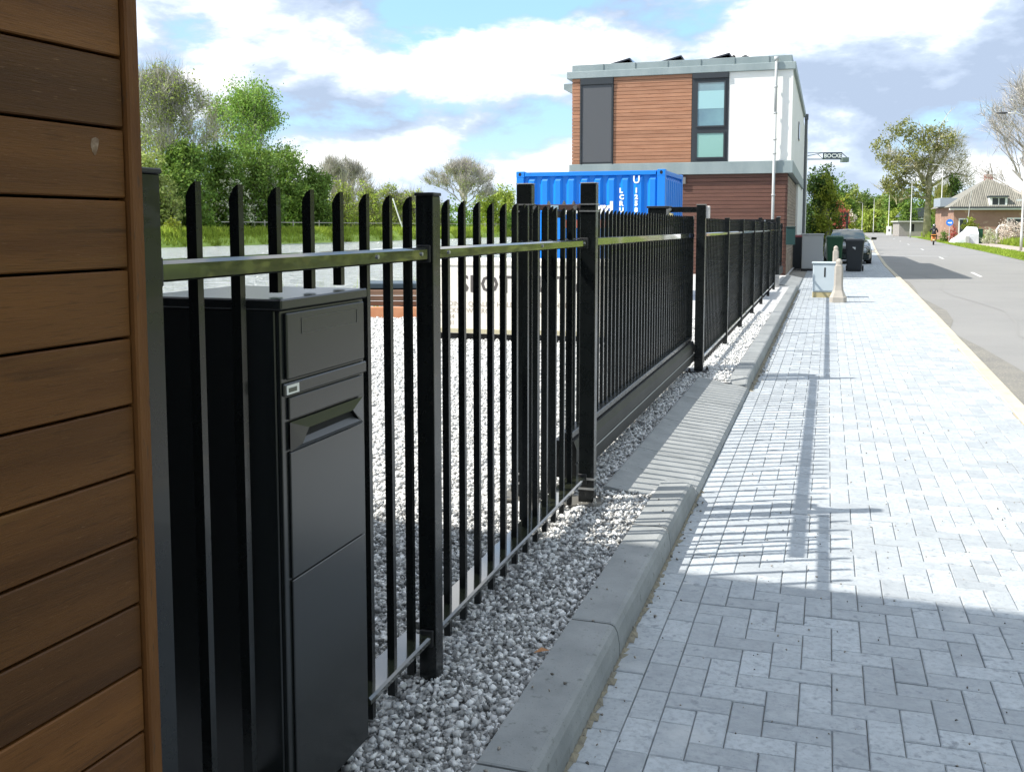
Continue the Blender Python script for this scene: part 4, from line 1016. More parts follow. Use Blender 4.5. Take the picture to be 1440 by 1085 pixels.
# parked car -------------------------------------------------------
m_car = mat('very dark green car paint', (0.006, 0.014, 0.012), 0.22, coat=0.35, spec=0.5)
m_cglass = mat('car windscreen glass', (0.09, 0.13, 0.13), 0.05, spec=1.0, coat=0.5)
m_chrome = mat('chrome', (0.75, 0.75, 0.75), 0.12, metal=1.0)
m_tyre = mat('tyre rubber', (0.012, 0.012, 0.012), 0.8)
def build_car(loc, rz):
    c = thing('parked_car', 'dark green low sports car parked on the pavement behind the bins, facing the camera', 'car', loc, rz)
    def ring(w, zb, zt, y, cr=0.03):
        L_ = [(w * .93, zb), (w, zb + .12), (w, .45 * zb + .55 * zt), (w * .975, zt - .10), (w * .88, zt - .02), (w * .55, zt + cr * .6), (0, zt + cr)]
        return [(x, y, z) for x, z in L_] + [(-x, y, z) for x, z in L_[-2::-1]]
    st = [(0.0, .70, .30, .60), (0.05, .80, .24, .68), (0.18, .87, .20, .74), (0.5, .905, .18, .80), (1.0, .91, .18, .88), (1.45, .91, .18, .93), (2.4, .91, .18, .95), (3.4, .92, .18, .98), (4.1, .90, .22, .98), (4.45, .84, .28, .90), (4.55, .76, .34, .80)]
    part('body', MB().loft([ring(w, zb, zt, y) for y, w, zb, zt in st]), m_car, c, smooth=True)
    def gr(w, zt, y, zb=.90): 
        L_ = [(w + .13 * min(1, (zt - zb) / .3), zb), (w + .05 * min(1, (zt - zb) / .3), zb + (zt - zb) * .6), (w, zt - .03), (w * .8, zt), (0, zt + .02)]
        return [(x, y, z) for x, z in L_] + [(-x, y, z) for x, z in L_[-2::-1]]
    part('roof', MB().loft([gr(.66, .95, 1.40), gr(.62, 1.20, 1.80), gr(.585, 1.37, 2.15), gr(.58, 1.41, 2.6), gr(.58, 1.38, 3.0), gr(.62, 1.2, 3.5), gr(.66, .99, 3.95)]), m_car, c, smooth=True)
    ws = MB(); ws.loft([[(-.70, 1.50, 1.00), (-.35, 1.44, .985), (0, 1.42, .98), (.35, 1.44, .985), (.70, 1.50, 1.00)], [(-.66, 1.69, 1.15), (-.33, 1.655, 1.16), (0, 1.645, 1.165), (.33, 1.655, 1.16), (.66, 1.69, 1.15)], [(-.58, 2.0, 1.335), (-.3, 1.955, 1.35), (0, 1.94, 1.355), (.3, 1.955, 1.35), (.58, 2.0, 1.335)]], cap=False)
    ws.v = [(x, y - .045, z + .035) for x, y, z in ws.v]; ws.f = [f for f in ws.f if not ({f[0] % 5, f[1] % 5} == {4, 0})]
    part('windscreen', ws, m_cglass, c, smooth=True)
    part('roof_edge_trim', MB().tube([(-.60, 1.94, 1.37), (0, 1.885, 1.40), (.60, 1.94, 1.37)], 0.014, 6), m_chrome, c)
    for s_ in (-1, 1):
        sg = MB().quad((s_ * .80, 1.75, .97), (s_ * .80, 3.2, 1.0), (s_ * .65, 2.9, 1.33), (s_ * .64, 2.2, 1.33)); part('side_window', sg, m_cglass, c)
        mr = part('wing_mirror', MB().loft([[(s_ * x, y, z) for x, y, z in ((.93, 1.62, .98), (1.14, 1.66, .99), (1.15, 1.66, 1.08), (.95, 1.62, 1.10))], [(s_ * x, y, z) for x, y, z in ((.93, 1.75, .98), (1.13, 1.74, .99), (1.14, 1.74, 1.08), (.95, 1.75, 1.10))]]), m_car, c)
        hl = part('headlight', MB().tube([(s_ * .64, .16, .60), (s_ * .64, .0, .60)], .125, 18), m_dark, c)
        ri = [(s_ * .64 + .115 * math.cos(a), -.006, .60 + .115 * math.sin(a)) for a in [k * math.pi / 10 for k in range(21)]]
        part('headlight_ring', MB().tube(ri, .013, 6, cap=False), m_chrome, hl)
        part('headlight_lens', MB().tube([(s_ * .64, -.001, .60), (s_ * .64, -.03, .60), (s_ * .64, -.04, .60)], [.085, .06, .01], 16), mat('lamp glass', (0.55, 0.60, 0.62), 0.08, spec=1.0), hl)
        part('indicator', MB().box(min(s_ * .50, s_ * .82), max(s_ * .50, s_ * .82), .02, .05, .435, .475, .005), mat('amber clear lens', (0.6, 0.5, 0.35), 0.2), c)
        for yy in (.85, 3.55):
            wh = part('wheel', MB().tube([(s_ * .72, yy, .31), (s_ * .75, yy, .31), (s_ * .91, yy, .31), (s_ * .93, yy, .31)], [.26, .315, .315, .28], 22), m_tyre, c)
            part('rim', MB().tube([(s_ * .925, yy, .31), (s_ * .94, yy, .31)], [.20, .17], 16), m_chrome, wh)
    part('grille', MB().box(-.48, .48, -.012, .03, .47, .64, .01), m_dark, c)
    part('bumper', MB().loft([[(x, y - .03, z) for x, y, z in ((-.88, .25, .26), (-.80, .02, .26), (0, -.05, .26), (.80, .02, .26), (.88, .25, .26))], [(x, y - .03, z) for x, y, z in ((-.89, .25, .42), (-.81, .0, .42), (0, -.07, .42), (.81, .0, .42), (.89, .25, .42))], [(x, y + .05, z) for x, y, z in ((-.86, .25, .43), (-.78, .02, .43), (0, -.03, .43), (.78, .02, .43), (.86, .25, .43))]], cap=False), m_car, c)
    return c
cp = P(1190, 40.3)
build_car((cp[0] + 0.04, cp[1], -0.02), 0)

# rider on a motor scooter -----------------------------------------
def skin_body(name, verts, edges, radii, m, parent, root=0, sub=1):
    me = bpy.data.meshes.new(name); me.from_pydata(verts, edges, []); me.update()
    o = bpy.data.objects.new(name, me); COL.objects.link(o)
    md = o.modifiers.new('skin', 'SKIN'); 
    for i, r in enumerate(radii):
        sv = me.skin_vertices[0].data[i]; sv.radius = (r, r) if not isinstance(r, tuple) else r; sv.use_root = (i == root)
    s2 = o.modifiers.new('sub', 'SUBSURF'); s2.levels = sub; s2.render_levels = sub
    dg = bpy.context.evaluated_depsgraph_get(); dg.update()
    me2 = bpy.data.meshes.new_from_object(o.evaluated_get(dg)); bpy.data.objects.remove(o)
    me2.name = name; me2.materials.clear(); me2.materials.append(m)
    me2.polygons.foreach_set('use_smooth', [True] * len(me2.polygons))
    return add(name, me2, parent)
rp_ = P(1311, 86.0)
rd = thing('person', 'rider in black jacket and dark helmet seated on an orange scooter', 'person', (rp_[0], rp_[1], -0.05), math.radians(-6))
V = [(0, 0, .86), (0, .02, 1.05), (0, .05, 1.25), (0, .06, 1.42), (0, .08, 1.50), (0, .10, 1.60), (0, .11, 1.70),
     (-.20, .06, 1.40), (-.30, .16, 1.18), (-.27, .42, 1.10), (.20, .06, 1.40), (.30, .16, 1.18), (.27, .42, 1.10),
     (-.12, .03, .84), (-.22, .40, .80), (-.17, .42, .38), (-.17, .52, .33), (.12, .03, .84), (.22, .40, .80), (.17, .42, .38), (.17, .52, .33)]
E_ = [(0, 1), (1, 2), (2, 3), (3, 4), (4, 5), (5, 6), (3, 7), (7, 8), (8, 9), (3, 10), (10, 11), (11, 12), (0, 13), (13, 14), (14, 15), (15, 16), (0, 17), (17, 18), (18, 19), (19, 20)]
Rr = [(.17, .13), (.17, .13), (.19, .13), (.17, .12), .065, .09, .08, .085, .065, .045, .085, .065, .045, .11, .085, .06, .05, .11, .085, .06, .05]
skin_body('body', V, E_, Rr, mat('black riding clothes', (0.012, 0.013, 0.016), 0.7), rd)
m1 = MB(); m1.tube([(0, .10, 1.50), (0, .10, 1.55), (0, .10, 1.65), (0, .10, 1.74), (0, .10, 1.79)], [.10, .135, .145, .11, .03], 14)
hm = part('helmet', m1, mat('glossy dark helmet', (0.02, 0.02, 0.022), 0.15, spec=0.9), rd, smooth=True)
part('helmet_stripe', MB().tube([(0, -.045, 1.62), (0, -.03, 1.72), (0, .03, 1.79)], .018, 6), m_white, hm)
part('back_print', MB().box(-.06, .06, -.092, -.084, 1.22, 1.30), mat('pale back print', (0.30, 0.30, 0.32), 0.6), rd)
for s_ in (-1, 1):
    h_ = MB(); h_.tube([(s_ * .27, .41, 1.10), (s_ * .27, .47, 1.09)], [.035, .04], 8)
    for k in range(4): h_.tube([(s_ * (.245 + k * .017), .46, 1.10), (s_ * (.245 + k * .017), .52, 1.105 - k * .002), (s_ * (.245 + k * .017), .53, 1.07)], .011, 5)
    h_.tube([(s_ * .235, .44, 1.10), (s_ * .225, .48, 1.08)], .012, 5)
    part('glove', h_, m_matt, rd)
sco = thing('motor_scooter', 'orange motor scooter ridden away along the far road', 'scooter', (rp_[0], rp_[1], -0.05), math.radians(-6))
m_or = mat('orange scooter paint', (0.75, 0.30, 0.05), 0.3, coat=0.6)
m1 = MB(); m1.loft([[(-.12, -.52, .50), (.12, -.52, .50), (.14, -.50, .68), (-.14, -.50, .68)], [(-.20, -.30, .34), (.20, -.30, .34), (.20, -.30, .76), (-.20, -.30, .76)], [(-.19, .1, .30), (.19, .1, .30), (.18, .1, .74), (-.18, .1, .74)], [(-.12, .3, .28), (.12, .3, .28), (.12, .3, .40), (-.12, .3, .40)]])
part('body_shell', m1, m_or, sco)
part('seat', MB().box(-.16, .16, -.46, .22, .765, .83, .03), m_matt, sco)
part('top_box', MB().box(-.21, .21, -.72, -.40, .84, .90, .02), m_or, sco)
part('front_shield', MB().loft([[(-.22, .55, .35), (.22, .55, .35), (.20, .62, .35), (-.20, .62, .35)], [(-.20, .50, 1.0), (.20, .50, 1.0), (.16, .58, 1.0), (-.16, .58, 1.0)]]), m_or, sco)
part('handlebar', MB().tube([(-.34, .46, 1.09), (0, .52, 1.04), (.34, .46, 1.09)], .018, 6), m_matt, sco)
part('foot_board', MB().box(-.20, .20, .28, .58, .27, .31, .01), m_matt, sco)
part('rear_light', MB().box(-.10, .10, -.545, -.521, .56, .62, .005), mat('red lamp lens', (0.5, 0.02, 0.02), 0.3), sco)
part('plate', MB().box(-.09, .09, -.56, -.55, .38, .50), mat('blue plate', (0.65, 0.60, 0.30), 0.5), sco)
for yy in (-.30, .72):
    t_ = MB(); t_.tube([(-.06, yy, .23), (-.05, yy, .23), (.05, yy, .23), (.06, yy, .23)], [.17, .23, .23, .17], 18); w_ = part('wheel', t_, m_tyre, sco)
    part('rim', MB().tube([(-.065, yy, .23), (.065, yy, .23)], .10, 12), m_zinc, w_)
part('front_fork', MB().tube([(0, .72, .25), (0, .55, .80)], .03, 6), m_matt, sco)
part('exhaust', MB().tube([(.17, -.55, .30), (.17, -.1, .28)], .05, 8), m_zinc, sco)

# street lamps -----------------------------------------------------
def lamp_proto():
    L_ = thing('street_lamp', 'x', 'street lamp', (0, 0, 0), 0, 'street lamps along the right side of the road')
    part('pole', MB().tube([(0, 0, -0.05), (0, 0, 1.2), (0, 0, 1.21), (0, 0, 8.5)], [.085, .085, .07, .045], 10), m_gal, L_, smooth=True)
    part('arm', MB().tube([(0, 0, 8.45), (-.15, 0, 8.66), (-.6, 0, 8.80), (-1.25, 0, 8.86)], [.045, .04, .035, .03], 8), m_gal, L_, smooth=True)
    hd = part('lamp_head', MB().loft([[(-1.15, -.05, 8.83), (-1.15, .05, 8.83), (-1.15, .05, 8.89), (-1.15, -.05, 8.89)], [(-1.35, -.12, 8.80), (-1.35, .12, 8.80), (-1.35, .10, 8.92), (-1.35, -.10, 8.92)], [(-1.80, -.08, 8.84), (-1.80, .08, 8.84), (-1.80, .06, 8.90), (-1.80, -.06, 8.90)]]), mat('dark lamp housing', (0.04, 0.04, 0.045), 0.6, spec=0.2), L_)
    return L_
lp0 = lamp_proto()
LAMPS = [(1434, 64.9, 'tall pale street lamp post at the right edge of the picture', 1.0),
         (1320, 118, 'pale lamp post right of the scooter rider', 1.0), (1278, 142, 'curved street lamp left of the big bare trunk', 0.93), (1247, 190, 'slim lamp post above the white box by the shrubs', 0.98),
         (1226, 232, 'very slim far lamp post in front of the wood', 0.95), (1210, 232, 'far lamp with curved arm, left of the very slim post', 0.82), (1199.5, 262, 'farthest and leftmost street lamp, above the car roof', 0.75)]
for i, (u, d, lab, s_) in enumerate(LAMPS):
    o = lp0 if i == 0 else copy_tree(lp0)
    o.location = P(u, d, -0.04); o['label'] = lab; o.scale = (1, 1, s_)
    if i in (5, 6): o.scale = (0.9, 1, s_)
sp = thing('sign_post', 'thin pale pole in front of the brick house left window', 'pole', P(1355.5, 99, -0.04))
part('pole', MB().tube([(0, 0, 0), (0.38, 0, 5.1)], [.055, .03], 8), m_gal, sp)
jb = thing('junction_box', 'small white box with a dark mark at the foot of the slim lamp', 'junction box', P(1248, 188, -0.04))
part('box_body', MB().box(-.45, .45, -.2, .2, 0, 1.65, .02), m_white, jb); part('mark', MB().box(-.1, .15, -.215, -.201, .7, 1.1), m_matt, jb)
# round blue sign
rs = thing('road_sign', 'round blue road sign with white arrow before the brick house', 'road sign', P(1332.5, 95, -0.04))
part('post', MB().tube([(0, 0, 0), (0, 0, 2.3)], .03, 8), m_gal, rs)
part('sign_disc', MB().tube([(0, -.05, 1.95), (0, -.02, 1.95)], .32, 24), mat('sign blue', (0.02, 0.17, 0.62), 0.4), rs)
part('sign_arrow', MB().prism([(-.05, 1.86), (.12, 1.86), (.12, 1.80), (.22, 1.92), (.12, 2.04), (.12, 1.98), (-.16, 1.98), (-.16, 1.90)], 'y', -.055, -.051), m_white, rs)
# crane ------------------------------------------------------------
cd_ = 300.0; cx0_, cy0_, _ = P(1104, cd_)
cr = thing('tower_crane', 'distant tower crane jib with a dark BOCXE name board, right of the house', 'crane', (cx0_, cy0_, 0), math.radians(YAW))
uu = lambda u: (u - 1104) / F_PX * cd_
zz = lambda v: ZV(v, cd_)
m_cr = mat('crane grey steel', (0.10, 0.13, 0.15), 0.6)
m1 = MB()
for a, b_ in (((-.8, -.8), (.8, -.8)),):
    for (xx, yy) in ((-.8, -.8), (.8, -.8), (.8, .8), (-.8, .8)): m1.tube([(xx, yy, 0), (xx, yy, zz(214))], .10, 4)
    for k in range(12): m1.tube([(-.8, -.8, k * 2), (.8, -.8, k * 2 + 2)], .07, 4)
part('mast', m1, m_cr, cr)
m1 = MB(); x1_, x2_ = uu(1060), uu(1179)
m1.tube([(x1_, 0, zz(225.6)), (x2_, 0, zz(225.3))], .20, 4); m1.tube([(x1_, 0, zz(218)), (uu(1153), 0, zz(216.3)), (x2_, 0, zz(216))], .12, 4)
m1.tube([(uu(1130), 0, zz(221)), (uu(1153), 0, zz(216.5))], .16, 4); m1.tube([(uu(1145), 0, zz(218.5)), (uu(1153), 0, zz(225))], .12, 4); m1.tube([(uu(1178), 0, zz(216)), (uu(1186), 0, zz(223))], .16, 4)
part('jib', m1, m_cr, cr)
bd = part('name_board', MB().box(uu(1152), uu(1178.6), -.35, -.22, zz(224.6), zz(216.2), 0.02), mat('dark blue board', (0.02, 0.035, 0.07), 0.5), cr)
text('name_lettering', 'BOCXE', 1.62, m_wt, bd, (uu(1153.3), -.36, zz(223.2)), (1, 0, 0), (0, 0, 1), bold=0.05, space=0.98)
part('counterweight', MB().box(uu(1178), uu(1187.5), -1, 1, zz(229.5), zz(223), .05), mat('counterweight concrete', (0.14, 0.18, 0.17), 0.8), cr)

# ================================================================== BRICK HOUSE ON THE RIGHT
hd_ = 106.0; hp = P(1338, hd_, -0.04)
BH = thing('brick_house', 'pink brick house with tiled hipped roof, white dormer and chimney', 'house', hp, math.radians(4))
m_brick = mat('pinkish red brick', (0.27, 0.155, 0.115), 0.9, var=(0.34, 0.21, 0.155), vscale=0.8, coord='World', layers=((1.2, 0.60, 0.70, (0.46, 0.33, 0.24)),))
m_tile = mat('brown grey roof tile', (0.19, 0.18, 0.15), 0.8, var=(0.28, 0.27, 0.23), vscale=2.5, coord='World', island=0.18)
pm = hd_ / F_PX
wd_ = 112 * pm; ze = 1.5 + 28 * pm; za = 1.5 + 70 * pm; dp = 11.0
part('wall', MB().box(0, wd_, 0, dp, 0, ze), m_brick, BH)
ax = 51 * pm
pts = [(-.5, -.5, ze), (wd_ + .5, -.5, ze), (wd_ + .5, dp + .5, ze), (-.5, dp + .5, ze)]
m1 = MB(); R0, R1 = (ax, 3.2, za), (ax + 1.4, dp - 3.2, za)
m1.add(pts + [R0, R1], [(0, 1, 4), (1, 2, 5, 4), (2, 3, 5), (3, 0, 4, 5), (3, 2, 1, 0)])
rf = part('roof', m1, m_tile, BH)
# tile rows as real ridges on the slope facing the camera
m1 = MB(); nrow = 26
A0, A1 = Vector(pts[0]), Vector(pts[1]); AP = Vector(R0)
for k in range(nrow * 2):
    t = (k + .5) / (nrow * 2); lo = A0.lerp(A1, t); nx_ = (A1 - A0).normalized()
    tt = min(t / ((AP.x - A0.x) / (A1.x - A0.x)), (1 - t) / (1 - (AP.x - A0.x) / (A1.x - A0.x)))
    up = Vector((lo.x, AP.y, AP.z)); hi = lo.lerp(up, min(1, tt) * .985); 
    d_ = Vector((0.055, 0, 0)); n_ = Vector((0, -.06, .075))
    m1.add([lo - d_, lo + d_, hi + d_, hi - d_, lo + n_, hi + n_], [(0, 4, 5, 3), (1, 2, 5, 4), (0, 1, 4)])
o = part('roof_tile_rolls', m1, m_tile, rf, kind='stuff')
part('gutter', MB().box(-.55, wd_ + .55, -.62, -.5, ze - .12, ze + .02), mat('dark gutter', (0.05, 0.06, 0.07), 0.5), BH)
part('white_eaves_board', MB().box(-.5, wd_ + .5, -.49, -.02, ze - .30, ze - .14), m_white, BH)
part('chimney', MB().box(ax - .35, ax + .45, 3.0, 3.7, za - .6, za + .35, .02), mat('red chimney brick', (0.30, 0.09, 0.07), 0.9), rf)
part('chimney_pot', MB().tube([(ax, 3.3, za + .35), (ax, 3.3, za + .75)], .12, 8), m_tyre, rf)
dm = part('dormer', MB().box(44 * pm, 67 * pm, -.35, 2.2, ze + .12, ze + 1.0, .02), m_white, rf)
part('dormer_roof', MB().box(43 * pm, 68.5 * pm, -.55, 2.6, ze + 1.0, ze + 1.16), mat('dark gutter', (0, 0, 0)), dm)
for k in range(2): part('pane', MB().box((48 + k * 8.6) * pm, (55.4 + k * 8.6) * pm, -.365, -.352, ze + .22, ze + .92), m_frame, dm)
part('flat_dormer', MB().box(-.9, .9, 3.0, 7.0, ze + .1, ze + 1.05, .02), mat('pale blue grey dormer', (0.27, 0.31, 0.35), 0.6), rf)
part('skylight', MB().box(80 * pm, 93 * pm, .15, .2, ze + .45, ze + .80), mat('pale skylight', (0.6, 0.62, 0.62), 0.2), rf)
for xa, xb, za_, zb_ in ((8 * pm, 17 * pm, .6, 2.3), (70 * pm, 96 * pm, 1.25, 2.35)):
    wf = part('window', MB().box(xa - .12, xb + .12, -.05, -.001, za_ - .12, zb_ + .14), m_white, BH)
    part('pane', MB().box(xa, xb, -.065, -.051, za_, zb_), m_frame, wf)
# far dark barn and grey shed
sd_ = 165.0; sq = P(1262, sd_, -0.04); ps = sd_ / F_PX
SH = thing('garden_shed', 'grey boarded shed behind the lamp posts, at the foot of the big bare tree', 'shed', sq, math.radians(8))
part('wall', MB().box(0, 36 * ps, 0, 5, 0, 1.5 + 7 * ps, .02), mat('grey boards', (0.34, 0.32, 0.30), 0.9, var=(0.26, 0.24, 0.22), vscale=3, stretch=(5, 1, 1)), SH)
part('roof', MB().box(-.3, 36 * ps + .3, -.4, 5.3, 1.5 + 7 * ps, 1.5 + 8.6 * ps), mat('pale roof edge', (0.5, 0.5, 0.48), 0.7), SH)
part('door_opening', MB().box(17 * ps, 20 * ps, -.03, -.001, .8, 2.0), m_dark, SH)
bd_ = 176.0; bq = P(1270, bd_, -0.04); pb = bd_ / F_PX
BN = thing('barn', 'dark green barn with small white window between the trunks', 'barn', bq, math.radians(8))
part('wall', MB().box(0, 30 * pb, 0, 6, 0, 1.5 + 14 * pb), mat('dark green boards', (0.05, 0.07, 0.06), 0.8), BN)
part('roof', MB().prism([(-.5, 1.5 + 14 * pb), (30 * pb + .5, 1.5 + 14 * pb), (24 * pb, 1.5 + 27 * pb), (6 * pb, 1.5 + 25 * pb)], 'y', -.3, 6.3), mat('dark slate roof', (0.06, 0.075, 0.08), 0.7), BN)
wf = part('window', MB().box(18 * pb, 26 * pb, -.06, -.001, 1.5 + 11 * pb, 1.5 + 16.5 * pb), m_white, BN)
for k in range(2): part('pane', MB().box((19.5 + k * 3) * pb, (21.5 + k * 3) * pb, -.075, -.061, 1.5 + 12.5 * pb, 1.5 + 15 * pb), m_frame, wf)

# garden objects before the brick house
def tarp(label, u0, u1, vtop, d, m, shape, name='covered_heap', cat='covered heap'):
    p0 = P(u0, d, -0.04); p_ = d / F_PX; c = thing(name, label, cat, p0, math.radians(4))
    wv = (u1 - u0) * p_; hv = 1.5 + (319 - vtop) * p_
    rings = []
    for k in range(7):
        yy = k * .45; s_ = math.sin(math.pi * (k + .6) / 7.2) ** .4
        rings.append([(x * wv, yy + rnd.uniform(-.04, .04), max(0, z * hv * s_ + rnd.uniform(-.05, .05) * (z > 0))) for x, z in shape])
    part('cover', MB().loft(rings), m, c)
    return c
m_tarp = mat('white tarpaulin', (0.74, 0.76, 0.78), 0.6, var=(0.62, 0.66, 0.70), vscale=1.2)
t1 = tarp('white tarpaulin covered heap sloping down to the left, before the brick house', 1340, 1372, 318, 92, m_tarp, [(0, 0), (0.05, .25), (.5, .75), (.62, 1), (.98, .98), (1, 0)])
part('weight_block', MB().box(.9, 1.25, -.25, -.02, 0, .7, .02), mat('grey block', (0.42, 0.42, 0.42), 0.8), t1)
gb = thing('garden_bin', 'dark green bin at the right end of the white tarpaulin', 'bin', P(1373.5, 92.5, -0.04))
part('bin_body', MB().box(-.1, .36, -.2, .35, 0, 1.25, .03), m_bing, gb); part('bin_lid', MB().box(-.13, .39, -.23, .38, 1.251, 1.36, .03), m_bing, gb)
ar = thing('garden_arch', 'white garden arch at the left end of the pale blossoming hedge', 'garden arch', P(1399, 90, -0.04))
part('arch_frame', MB().tube([(0, 0, 0), (0, 0, 1.3), (.22, 0, 1.62), (.6, 0, 1.68), (.98, 0, 1.5), (1.05, 0, 1.2), (1.05, 0, 0)], .09, 8), m_white, ar)
part('arch_backing', MB().prism([(.15, .2), (.95, .2), (.95, 1.3), (.6, 1.5), (.2, 1.3)], 'y', .2, .25), m_dark, ar)

# ================================================================== TREES AND SHRUBS
def leaf_cloud(clumps, n, size, flat=0.5, jitter=0.55, seed=0):
    """clumps: (x,y,z,rx,ry,rz). leaves gathered in sprays on the outer part of each clump"""
    r = np.random.default_rng(seed); P_ = []
    wts = np.array([c[3] * c[4] * c[5] for c in clumps]) ** 0.7; wts /= wts.sum()
    for c, wt in zip(clumps, wts):
        k = max(8, int(n * wt)); ns = max(4, k // 22)
        d = r.normal(size=(ns, 3)); d /= np.linalg.norm(d, axis=1)[:, None]
        rad = r.uniform(0.45, 1.05, ns) ** 0.6
        cen = d * rad[:, None] * np.array(c[3:6])
        idx = r.integers(0, ns, k)
        pt = cen[idx] + r.normal(size=(k, 3)) * (jitter * 0.16 * np.mean(c[3:6]) + size * .8)
        P_.append(pt + np.array(c[:3]))
    p = np.concatenate(P_); k = len(p)
    a = r.normal(size=(k, 3)); a /= np.linalg.norm(a, axis=1)[:, None]
    b = r.normal(size=(k, 3)); b -= a * (a * b).sum(1)[:, None]; b /= np.linalg.norm(b, axis=1)[:, None]
    s = size * r.uniform(.6, 1.35, k)[:, None]
    V = np.stack([p - a * s, p + b * s * flat, p + a * s, p - b * s * flat], 1).reshape(-1, 3)
    return V, np.arange(4 * k).reshape(-1, 4)
def twig_cloud(clumps, n, ln, wd, up=0.6, seed=0):
    r = np.random.default_rng(seed); P_ = []; D_ = []
    wts = np.array([c[3] * c[4] * c[5] for c in clumps]) ** 0.7; wts /= wts.sum()
    for c, wt in zip(clumps, wts):
        k = max(8, int(n * wt)); d = r.normal(size=(k, 3)); d /= np.linalg.norm(d, axis=1)[:, None]
        P_.append(d * (r.uniform(0.0, 1.0, k) ** .45)[:, None] * np.array(c[3:6]) + np.array(c[:3])); D_.append(d)
    p = np.concatenate(P_); d = np.concatenate(D_); k = len(p)
    d = d * (1 - up) + np.array([0, 0, 1.0]) * up + r.normal(size=(k, 3)) * .28; d /= np.linalg.norm(d, axis=1)[:, None]
    a = r.normal(size=(k, 3)); a -= d * (a * d).sum(1)[:, None]; a /= np.linalg.norm(a, axis=1)[:, None]
    L_ = ln * r.uniform(.5, 1.4, k)[:, None]
    b_ = p + d * L_ + a * L_ * .12
    V = np.stack([p - a * wd, p + a * wd, b_], 1).reshape(-1, 3)
    return V, np.arange(3 * k).reshape(-1, 3)
def branches(h, spread, levels, n0, r0, rr, lean=(0, 0), lo=0.15, tips=None):
    m1 = MB()
    def grow(p, d, ln, r, lv):
        q = p + d * ln; mid = p + d * ln * .5 + Vector((rr.uniform(-1, 1), rr.uniform(-1, 1), rr.uniform(-.3, .5))) * ln * .07
        m1.tube([p, mid, q], [r, r * .8, r * .62], 5 if r > .05 else 3, cap=False)
        if tips is not None and lv <= 2: tips.append((q, d, lv)); tips.append((mid, d, lv))
        if lv <= 0: return
        for k in range(rr.choice((2, 3, 3))):
            nd = (d + Vector((rr.uniform(-1, 1), rr.uniform(-1, 1), rr.uniform(-.15, .65))) * spread).normalized()
            grow(p.lerp(q, rr.uniform(.55, 1)), nd, ln * rr.uniform(.6, .85), r * .6, lv - 1)
    top = Vector((lean[0], lean[1], h * .74))
    m1.tube([(0, 0, -.1), (lean[0] * .3, lean[1] * .3, h * .2), (lean[0] * .7 + h * .015, lean[1] * .7, h * .48), top], [r0, r0 * .85, r0 * .55, r0 * .22], 9)
    nn = n0 * 3
    for k in range(nn):
        f = k / (nn - 1); a = 2.4 * k + rr.uniform(-.5, .5); z = (lo + (.74 - lo) * f) * h
        out = spread * (1.15 - .75 * f); d = Vector((math.cos(a) * out, math.sin(a) * out, .75 + .5 * f)).normalized()
        grow(Vector((lean[0] * f + h * .01, lean[1] * f, z)), d, h * (.15 + .07 * math.sin(math.pi * min(1, f + .15))), r0 * (.42 - .25 * f), levels - 1)
    return m1
TG = {}
